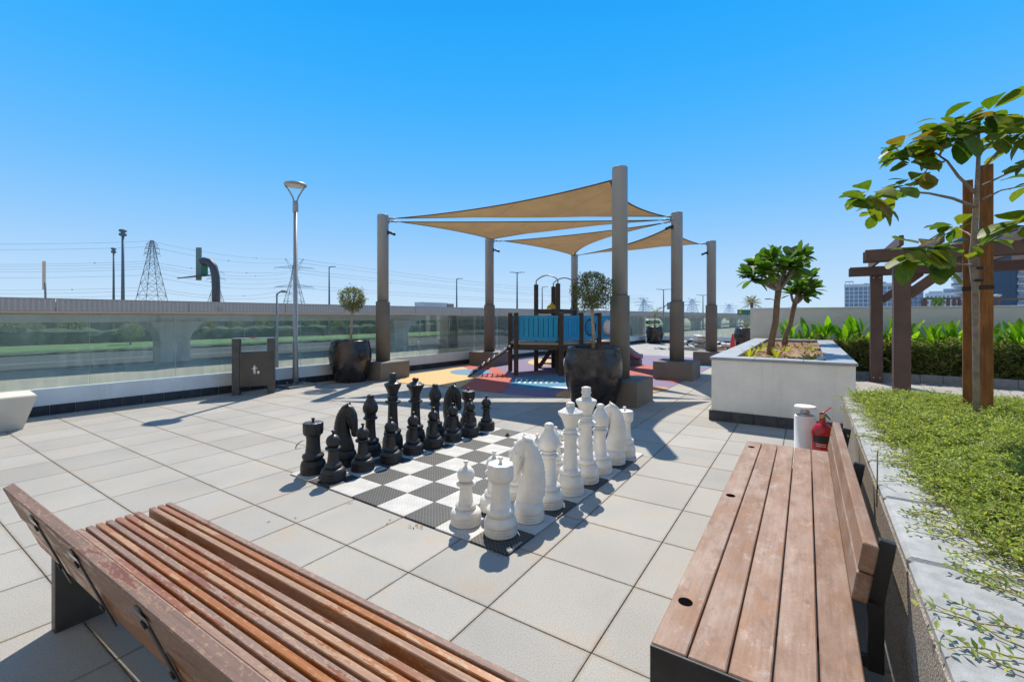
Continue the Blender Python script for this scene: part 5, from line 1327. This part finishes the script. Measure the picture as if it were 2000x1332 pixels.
# curved gantry with sign boards seen from behind
p = on_via(422, .9); p.z = 2.3; Y = p.y; k_ = Y / F
t = thing('sign_gantry', 'thick curved dark pole on the viaduct carrying green sign boards', 'sign', p)
MB().tube([(0, 0, 0), (0, 0, 2.2), (-.05, 0, 3.4), (-.25, 0, 4.3), (-.7, 0, 4.85), (-1.2, 0, 4.95), (-1.45, 0, 4.8)], .38, 16).build('pole', 'gantry_dark', t)
MB().cbox((-.9, -.8, -.05), (.9, .8, .12), .03).build('base', 'viaduct_panel', t)
X = Matrix.Rotation(math.radians(20), 4, 'Z')
MB().cbox((-2.25, .25, 3.0), (-1.68, .35, 6.35), .02).build('board', 'sign_back', t)
MB().cbox((-1.66, .20, 3.4), (-1.05, .36, 5.05), .02).build('board', 'sign_green', t)
m_ = MB(); m_.add([(-3.3, -.9, 3.05), (-2.2, 1.6, 3.5), (-.95, 1.4, 3.6), (-1.35, -.6, 3.35), (-3.3, -.9, 3.15), (-2.2, 1.6, 3.6), (-.95, 1.4, 3.7), (-1.35, -.6, 3.45)], [(3, 2, 1, 0), (4, 5, 6, 7), (0, 1, 5, 4), (1, 2, 6, 5), (2, 3, 7, 6), (3, 0, 4, 7)]); m_.build('walkway', 'gantry_dark', t)
# road sign seen edge-on at the left
p = on_via(86, .6); p.z = 2.3
t = thing('road_sign', 'narrow sign seen edge-on standing on the viaduct at far left', 'sign', p)
MB().tube([(.12, 0, 0), (.1, 0, 2.0)], .07, 8).build('post', 'far_steel', t); MB().cbox((-.12, -.05, 1.45), (.12, .05, 3.75), .02).build('board', 'viaduct_soffit', t)

def street_lamp(px, ytop, Y, arms, label, z0=None, r=.10, arm=1.4):
    b = At(px, ytop, Y); zt = b.z; b.z = ZS if z0 is None else z0; h_ = zt - b.z
    t = thing('street_lamp', label, 'street lamp', b, 0, 'street lamps along the highway')
    MB().lathe([(r * 1.3, 0), (r, h_ * .4), (r * .6, h_)], 8).build('pole', 'far_steel', t)
    for s_ in arms:
        MB().tube([(0, 0, h_ - .02), (s_ * arm * .4, 0, h_ + .10), (s_ * arm * .7, 0, h_ + .12)], r * .5, 6).build('arm', 'far_steel', t)
        MB().cbox((min(s_ * arm * .65, s_ * arm * 1.25), -.16, h_ + .06), (max(s_ * arm * .65, s_ * arm * 1.25), .16, h_ + .2), .03).build('luminaire', 'far_steel', t)
street_lamp(643, 522, 110, (1,), 'single-arm street lamp right of the forked lamp post, above the viaduct', r=.24, arm=1.3)
street_lamp(892, 545, 130, (1,), 'single-arm street lamp left of the blue playhouse', r=.24, arm=1.5)
street_lamp(1010, 533, 120, (-1, 1), 'double-arm street lamp just left of the playhouse towers', r=.24, arm=1.6)
street_lamp(1059, 561, 150, (1,), 'single-arm street lamp seen between the playhouse posts', r=.22, arm=1.6)
street_lamp(1296, 566, 150, (-1, 1), 'double-arm street lamp left of the column where the sails meet', r=.24, arm=2.0)
street_lamp(1256, 583, 220, (-1, 1), 'small distant double-arm street lamp right of the tallest column', r=.22, arm=1.8)
street_lamp(1373, 577, 170, (-1, 1), 'double-arm street lamp between the two right columns', r=.24, arm=2.0)
street_lamp(1513, 586, 60, (-1,), 'dark single-arm street lamp left of the plumeria trunk', r=.12, arm=1.0)
street_lamp(541, 574, 26, (1,), 'brown street lamp on the road just left of the forked lamp post', r=.085, arm=.42)
def high_mast(px, ytop, Y, label, r):
    b = At(px, ytop, Y); zt = b.z - ZS; b.z = ZS
    t = thing('light_mast', label, 'light mast', b, 0, 'dark tall light masts at far left')
    MB().lathe([(r * 1.4, 0), (r, zt * .6), (r * .8, zt - .3)], 10).build('pole', 'far_steel', t)
    MB().lathe([(r * .8, zt - 1.1), (r * 2.4, zt - .9), (r * 2.4, zt - .5), (r, zt - .3), (r * 2.6, zt), (r * 2.2, zt + .35), (1e-3, zt + .4)], 14).build('lamp_ring', 'far_steel', t)
high_mast(240, 452, 95, 'taller of two dark light masts left of the near pylon', .28)
high_mast(222, 487, 120, 'shorter of two dark light masts left of the near pylon', .24)

p = on_via(840, 4.0); p.z = 2.3
t = thing('truck', 'grey box truck just showing over the viaduct parapet left of the blue playhouse', 'truck', p, VANG)
MB().cbox((-2.2, -1.1, .5), (2.6, 1.1, 1.55), .05).build('cargo_box', 'bldg_grey', t); MB().cbox((2.75, -1.05, .4), (4.2, 1.05, 1.45), .12).build('cab', 'far_steel', t)
for x in (-1.4, 3.3):
    for y in (-1, 1): MB().lathe([(.4, -.12), (.42, -.08), (.42, .08), (.4, .12)], 16, Matrix.Translation((x, y, .42)) @ Matrix.Rotation(PI / 2, 4, 'X')).build('wheel', 'black_tile', t)
# ---------------------------------------------------------------- pylons and lines
def pylon(px, ytop, Y, hw, label, arms, mat='far_steel', th=.4, ears=0, hwt=1.0, waist=.72):
    b = At(px, ytop, Y); Ht = b.z - ZS; b.z = ZS
    t = thing('pylon', label, 'pylon', b, .25, 'power pylons'); m_ = MB()
    def hwz(f): return hw * (1 - f / waist) + hwt * (f / waist) if f < waist else hwt * (1 - .75 * (f - waist) / (1 - waist))
    lev = [0, .18, .34, .48, .60, waist, .80, .87, .94, 1.0]
    cr = lambda f: [Vector((sx * hwz(f), sy * hwz(f), f * Ht)) for sx, sy in ((-1, -1), (1, -1), (1, 1), (-1, 1))]
    for f0, f1 in zip(lev, lev[1:]):
        a_, c_ = cr(f0), cr(f1)
        for i in range(4):
            bar(m_, a_[i], c_[i], th); j_ = (i + 1) % 4
            bar(m_, a_[i], c_[j_], th * .6); bar(m_, a_[j_], c_[i], th * .6); bar(m_, c_[i], c_[j_], th * .6)
    m_.build('lattice', mat, t)
    for (f, L) in arms:
        m_ = MB()
        for s_ in (-1, 1):
            tip = Vector((s_ * L, 0, f * Ht)); w_ = hwz(f)
            for sy in (-1, 1): bar(m_, (s_ * w_, sy * w_, f * Ht), tip, th * .7); bar(m_, (s_ * w_, sy * w_, f * Ht + Ht * .035), tip, th * .6)
            bar(m_, tip, tip - Vector((0, 0, 2.2)), th * .5)
        m_.build('cross_arm', mat, t)
    if ears:
        m_ = MB()
        for s_ in (-1, 1): bar(m_, (s_ * 1, 0, Ht * .9), (s_ * ears, 0, Ht * 1.06), th); bar(m_, (s_ * hwt, 0, Ht * .84), (s_ * ears, 0, Ht * 1.06), th * .7)
        m_.build('earth_peak', mat, t)
    return t
pylon(297, 470, 300, 8.6, 'nearest steel lattice pylon left of the curved sign gantry', ((.84, 4.6), (.90, 4.2), (.95, 3.4)), th=.27, hwt=2.6)
pylon(575, 512, 420, 11.5, 'steel lattice pylon with wide cross arms behind the forked lamp post', ((.58, 17), (.90, 17)), th=.32, ears=8, hwt=2.6)
pylon(422, 524, 380, 8.5, 'lattice pylon mostly hidden behind the curved sign gantry', ((.80, 7), (.92, 6)), th=.28)
for i, (x, yt, Y, hw, lb) in enumerate(((1258, 585, 900, 22, 'pale haze-coloured pylon right of the tallest column'), (1352, 584, 900, 20, 'pale haze-coloured pylon just right of the column where the sails meet'), (1424, 594, 1200, 30, 'pale haze-coloured pylon above the green sign'), (1552, 596, 1300, 22, 'very faint pylon between the plumeria trunks and the building'))):
    pylon(x, yt, Y, hw * .55, lb, ((.70, hw * .9), (.86, hw)), 'far_pale', .55, ears=hw * .45, hwt=5)
def line(p, q, sag, marks, label, r=.07):
    p, q = Vector(p), Vector(q); c_ = Vector((p.x, p.y, 0)); n = 28
    f = lambda s_: p.lerp(q, s_) - Vector((0, 0, sag * 4 * s_ * (1 - s_)))
    t = thing('power_line', label, 'power line', c_, 0, 'power lines')
    MB().tube([f(i / n) - c_ for i in range(n + 1)], r, 5).build('wire', 'far_steel', t)
    for m in marks: m_ = MB(); m_.ball(f(m) - c_, .42, 10, 6); m_.build('marker_ball', 'far_steel', t)
rows = [470, 481, 509, 514, 519, 524, 536, 560, 566, 575]
mk = [[], [.56], [.18], [.55], [.8], [.34], [], [.25], [], []]
for i, y in enumerate(rows):
    dz = (i % 2) * 8
    line(At(298, y + 1, 300 + dz), At(-330, y - 2 + (i % 3), 300 + dz), 2.5, mk[i], 'power line running left from the near pylon, row %s from the top' % ('one two three four five six seven eight nine ten'.split()[i]))
rows2 = [(472, 506, [.25, .62]), (482, 513, [.48]), (512, 528, [.2, .55]), (517, 534, [.7]), (522, 540, []), (530, 549, [.35]), (540, 556, []), (561, 566, [.6]), (567, 570, [])]
for i, (y0, y1, m_) in enumerate(rows2):
    line(At(298, y0, 300), At(575 + (-14 if i % 2 else 14), y1, 420), 4 + i * .3, m_, 'power line from the near pylon to the wide-armed pylon, row %s from the top' % ('one two three four five six seven eight nine'.split()[i]), .095)
rows3 = [(505, 578, [.12, .4]), (512, 582, [.22]), (526, 584, [.3, .5]), (532, 586, [.15]), (556, 589, [.35]), (562, 592, [.2])]
for i, (y0, y1, m_) in enumerate(rows3):
    line(At(575, y0, 420), At(1258, y1, 900), 6, m_, 'power line from the wide-armed pylon towards the far right, row %s from the top' % ('one two three four five six'.split()[i]), .12)

# ---------------------------------------------------------------- planting along the road
rr = random.Random(77)
def bush_mesh(nm, n, rx, rz, leaf, mat='hedge_far', trunk=0):
    lf = MB()
    lump = [(rnddir(rr), rr.uniform(.7, 1.1)) for _ in range(12)]
    for i in range(n):
        d = rnddir(rr); best = max(lump, key=lambda q: q[0].dot(d)); q = d * best[1] * rr.uniform(.55, 1) ** .5
        leafgeo(lf, (q.x * rx, q.y * rx, trunk + rz + q.z * rz), rnddir(rr) + d, rnddir(rr), leaf * rr.uniform(.6, 1.2), leaf * .5, .2)
    return lf.mesh(nm, mat)
crowns = [bush_mesh('crown', 700, 2.2, 1.6, .5, 'leaf_hedge', 1.2) for _ in range(3)]
tk = MB().tube([(0, 0, 0), (.05, 0, 1.6), (0, .1, 2.6)], [.16, .12, .07], 7).mesh('trunk', 'bark')
spots = []
for i, (px_, d_) in enumerate(((20, 96), (70, 120), (140, 100), (255, 84), (275, 96), (330, 120), (400, 98), (460, 125), (520, 100), (610, 118), (660, 96), (790, 110), (860, 96), (925, 120), (1005, 100), (1240, 105), (1330, 120), (1420, 98), (1448, 80))):
    m = (px_ - CX) / F; o = P0 - PN * d_; s_ = (m * o.y - o.x) / (PD.x - m * PD.y); spots.append(o + PD * s_)
names = ['seen through the first glass panel at far left', 'at far left, farther beyond the glass', 'seen between the concrete bench and the viaduct pier', 'rounded, in front of the left viaduct pier', 'beside the left viaduct pier, behind the rounded one', 'right of the left viaduct pier', 'seen left of the litter bin', 'far away left of the litter bin', 'between litter bin and lamp post', 'just right of the lamp post', 'behind the left dark pot', 'seen right of the leftmost column', 'between the two left columns', 'left of the second column, far off', 'behind the playhouse panels', 'seen left of the far corner pot', 'right of the column where the sails meet', 'behind the rubble heap', 'behind the traffic cone, through the glass']
for i, (p, nm) in enumerate(zip(spots, names)):
    t = thing('roadside_tree', 'small roadside tree ' + nm, 'tree', (p.x, p.y, ZS), rr.uniform(0, 6), 'roadside trees beyond the glass'); s_ = rr.uniform(.75, 1.05); t.scale = (s_, s_, s_)
    obj('crown', crowns[i % 3], t); obj('trunk', tk, t)
def hedge_row(label, d0, d1, h_, s0, s1, mat='hedge_far'):
    q = P0 - PN * d0; L = s1 - s0; n = int(L / 1.2); mb = MB(); vs = []
    pr_ = [(0, 0), (-.1, h_ * .6), (.15, h_ * .95), ((d1 - d0) * .5, h_ * 1.08), (d1 - d0 - .1, h_ * .9), (d1 - d0, 0)]
    for i in range(n + 1):
        for (y, z) in pr_: vs.append((s0 + L * i / n + rr.uniform(-.2, .2), y + rr.uniform(-.25, .25), z * rr.uniform(.82, 1.12)))
    m = len(pr_); fs = [(a_ * m + i, (a_ + 1) * m + i, (a_ + 1) * m + i + 1, a_ * m + i + 1) for a_ in range(n) for i in range(m - 1)]
    mb.add(vs, fs); o = mb.build('roadside_hedge', mat, None, (q.x, q.y, ZS), PANG); tag(o, label, 'hedge', 'roadside hedges')
hedge_row('low dark hedge along the far kerb of the road, beyond the glass', 66.5, 71, .35, -80, 260)
hedge_row('tall dark hedge behind the grass verge, beyond the glass', 94, 98, 2.3, -80, 300)
hedge_row('distant tree-high hedge line near the horizon behind the glass', 150, 160, 4.2, -100, 420)
# sign, palm and small things beyond the right end
p = At(1453, 610, 75); zt = p.z; p.z = ZS
t = thing('direction_sign', 'green roadside direction sign seen left of the white wall end', 'sign', p)
MB().tube([(-.6, .1, 0), (-.6, .1, zt - ZS)], .08, 8).tube([(.6, .1, 0), (.6, .1, zt - ZS)], .08, 8).build('posts', 'far_steel', t)
bo = MB().cbox((-1.1, -.03, zt - ZS - .42), (1.1, .03, zt - ZS + .45), .02).build('board', 'sign_green', t)
MB().prism([(-.85, -.22), (-.45, -.22), (-.45, .1), (-.3, .1), (-.65, .34), (-1.0, .1), (-.85, .1)], .031, .04, Matrix.Translation((0, 0, zt - ZS)) @ Matrix.Rotation(PI / 2, 4, 'X')).build('emblem', 'yellow_panel', bo)
p = At(1307, 598, 95); zt = p.z; p.z = ZS
t = thing('gantry_sign', 'small grey sign on a curved pole left of the column where the sails meet', 'sign', p)
MB().tube([(-1.2, 0, 0), (-1.2, 0, zt - ZS - .8), (-1.0, 0, zt - ZS), (-.4, 0, zt - ZS + .3)], .12, 8).build('pole', 'far_steel', t); MB().cbox((-.45, -.06, zt - ZS - .7), (.7, .06, zt - ZS + .75), .02).build('board', 'sign_back', t)
p = At(1468, 592, 38); zt = p.z; p.z = ZS
t = thing('palm_tree', 'pale bushy palm top rising behind the white wall end', 'tree', p)
MB().tube([(0, 0, 0), (.05, 0, (zt - ZS) * .5), (0, 0, zt - ZS)], [.17, .13, .11], 9).build('trunk', 'bark', t)
for i in range(22):
    a = i * 2.4; e = rr.uniform(-.5, 1.3); d = Vector((math.cos(a) * math.cos(e), math.sin(a) * math.cos(e), math.sin(e))); b_ = Vector((0, 0, zt - ZS)); L = rr.uniform(.55, .8); lf = MB(); pts = bez(b_, b_ + d * L * .6, b_ + d * L - Vector((0, 0, .22 * L)), 5); lf.tube(pts, .012, 4)
    for j_ in range(1, 6):
        for sg in (-1, 1): s_ = (pts[j_] - pts[j_ - 1]).cross(Vector((0, 0, 1))).normalized() * sg; leafgeo(lf, pts[j_], s_ + d, Vector((0, 0, 1)), .32, .06, .3)
    lf.build('frond', 'leaf_palm', t)

# ---------------------------------------------------------------- buildings behind the wall
def facade(name, label, px0, px1, ytop, Y, ncol, nrow, rowh, depth, wall, glass, frame=.35, cat='building'):
    t0, t1 = math.atan((px0 - CX) / F), math.atan((px1 - CX) / F); tm = (t0 + t1) / 2; rg = Y / math.cos(tm)
    wd = 2 * rg * math.tan((t1 - t0) / 2); zt = H + (HY - ytop) / F * Y; h_ = zt - ZS
    c_ = Vector((math.sin(tm) * rg, math.cos(tm) * rg, ZS)) - Vector((math.cos(tm), -math.sin(tm), 0)) * wd / 2
    t = thing(name, label, cat, c_, -tm); MB().box((0, .3, 0), (wd, depth, h_)).build('wall', wall, t)
    cw = wd / ncol; me = MB().box((frame / 2, .06, frame / 2), (cw - frame / 2, .295, rowh - frame / 2)).mesh('window', glass)
    m_ = MB()
    for i in range(ncol + 1): m_.box((i * cw - frame / 2, 0, 0), (i * cw + frame / 2, .297, h_ - 1.6))
    for r_ in range(nrow + 1):
        for i in range(ncol): m_.box((i * cw + frame / 2 + .001, .02, h_ - 1.6 - r_ * rowh - frame / 2), ((i + 1) * cw - frame / 2 - .001, .296, h_ - 1.6 - r_ * rowh + frame / 2))
    m_.build('facade_grid', wall, t)
    for r_ in range(nrow):
        for i in range(ncol): obj('window', me, t, (i * cw, 0, h_ - 1.6 - (r_ + 1) * rowh))
    MB().box((-.3, -.2, h_ - 1.55), (wd + .3, depth, h_)).build('roof_band', wall, t)
    return t, wd, h_
t, wd, h_ = facade('office_building', 'pale building with a grid of blue glass windows left of the pergola posts', 1650, 1762, 554, 260, 12, 6, 2.35, 20, 'bldg_white', 'bldg_glass')
m_ = MB()
for x in (0.2, 2.0, 3.8): m_.box((x, .2, h_), (x + .3, .5, h_ + 1.6))
m_.box((0.2, .2, h_ + 1.6), (4.1, .5, h_ + 1.9)).box((.2, 5, h_ + 1.6), (4.1, 5.3, h_ + 1.9)); m_.build('roof_frame', 'bldg_white', t)
m_ = MB(); m_.box((16, 2, h_), (19, 5, h_ + .8)).box((22, 2, h_), (23.5, 4, h_ + 1.2)).box((9, 3, h_), (11, 5, h_ + .5)); m_.build('roof_plant', 'bldg_grey', t)
facade('glass_building', 'narrow blue glass wing right of the gridded building, behind the near pergola post', 1764, 1803, 558, 262, 4, 6, 2.35, 18, 'bldg_grey', 'bldg_glass')
t, wd, h_ = facade('low_building', 'low white building seen between the pergola post and the timber stakes', 1808, 1864, 572, 300, 7, 3, 3.2, 16, 'bldg_white', 'bldg_glass', .8)
MB().box((wd * .62, 1, h_), (wd, 10, h_ + 2.6)).build('roof_block', 'bldg_grey', t); MB().box((1.5, 1, h_), (wd * .6, 8, h_ + 1.2)).build('roof_block', 'bldg_white', t)
t, wd, h_ = facade('blue_tower', 'tall dark blue tower with white balconies behind the timber stakes', 1880, 1986, 446, 170, 10, 13, 2.6, 22, 'bldg_blue', 'bldg_blue', .12)
for side in (0, 1):
    for i in range(13):
        z = h_ - 3.4 - i * 2.6; x0 = -3.2 if side == 0 else wd + .05; x1 = -.05 if side == 0 else wd + 4.2
        o = MB().box((x0, -.6, z), (x1, 8, z + .35)).build('balcony', 'bldg_white', t)
        MB().box((x0 + .05, -.55, z + .36), (x1 - .05, -.48, z + 1.3)).build('balustrade', 'bldg_glass', o)
    MB().box((-2.6 if side == 0 else wd + .3, 1.5, 0), (-.06 if side == 0 else wd + 3.8, 9, h_ - .5)).build('balcony_wall', 'bldg_white', t)
# small pergola, tree and lamp on the terrace beyond the wall
p = At(1804, 600, 34); t = thing('far_pergola', 'small distant dark pergola peeping over the white wall', 'pergola', (p.x, p.y, 0)); k_ = 34 / F
zt = H + (HY - 585) * k_
for x in (-2, 3, 20, 48, 60, 70): MB().box((x * k_, 0, 0), (x * k_ + .16, .16, zt)).build('post', 'timber_comp', t)
MB().box((3 * k_, -.02, zt), (72 * k_, .2, zt + .14)).build('beam', 'timber_comp', t)
p = At(1833, 590, 30); t = thing('terrace_tree', 'small leafy tree top peeping over the white wall', 'tree', (p.x, p.y, 0)); zt = p.z
MB().tube([(0, 0, 0), (.02, 0, zt)], [.05, .03], 6).build('trunk', 'bark_grey', t)
lf = MB()
for i in range(260): d = rnddir(rr); leafgeo(lf, Vector((0, 0, zt)) + Vector((d.x * .42, d.y * .42, d.z * .38)) * rr.uniform(.3, 1), rnddir(rr), rnddir(rr), .14, .07, .2)
lf.build('crown', 'leaf_plumeria', t)
p = At(1948, 577, 30); t = thing('garden_lamp', 'short dark lamp post with flat cap above the white wall, right of the stakes', 'lamp', (p.x, p.y, 0))
MB().box((-.09, -.09, 0), (.09, .09, p.z - .1)).build('post', 'timber_comp', t); MB().lathe([(.12, p.z - .1), (.22, p.z), (.2, p.z + .05), (1e-4, p.z + .08)], 14).build('cap', 'bldg_grey', t)
m_ = MB(); p = At(1985, 583, 34); t = thing('far_pergola', 'second distant dark pergola beam over the white wall, at the right edge', 'pergola', (p.x, p.y, 0))
MB().box((-2.2, 0, p.z - .1), (3, .2, p.z + .05)).build('beam', 'timber_comp', t); MB().box((-2.2, .02, 0), (-2.0, .18, p.z - .101)).box((2.2, .02, 0), (2.4, .18, p.z - .101)).build('posts', 'timber_comp', t)

# ---------------------------------------------------------------- unseen residential block behind the camera, added to bounce sunlight and block blue sky
t = thing('unseen_apartment_block', 'pale unseen residential block behind the viewpoint, added to bounce light on the terrace', 'building', W(0, -9.5, 0), TH)
MB().box((-34, -14, 0), (38, 0, 42)).build('wall', 'render_cream', t)
m_ = MB(); sl_ = MB()
for f_ in range(12):
    z = 1.0 + f_ * 3.4
    for i in range(14):
        x = -32.5 + i * 5; m_.box((x, .002, z), (x + 1.6, .04, z + 1.7))
    if f_: sl_.box((-33, .005, z - 1.2), (37, 1.1, z - 1.0))
tag(m_.build('windows', 'bldg_glass', t), kind='stuff'); tag(sl_.build('balcony_slabs', 'white_paint', t), kind='stuff')
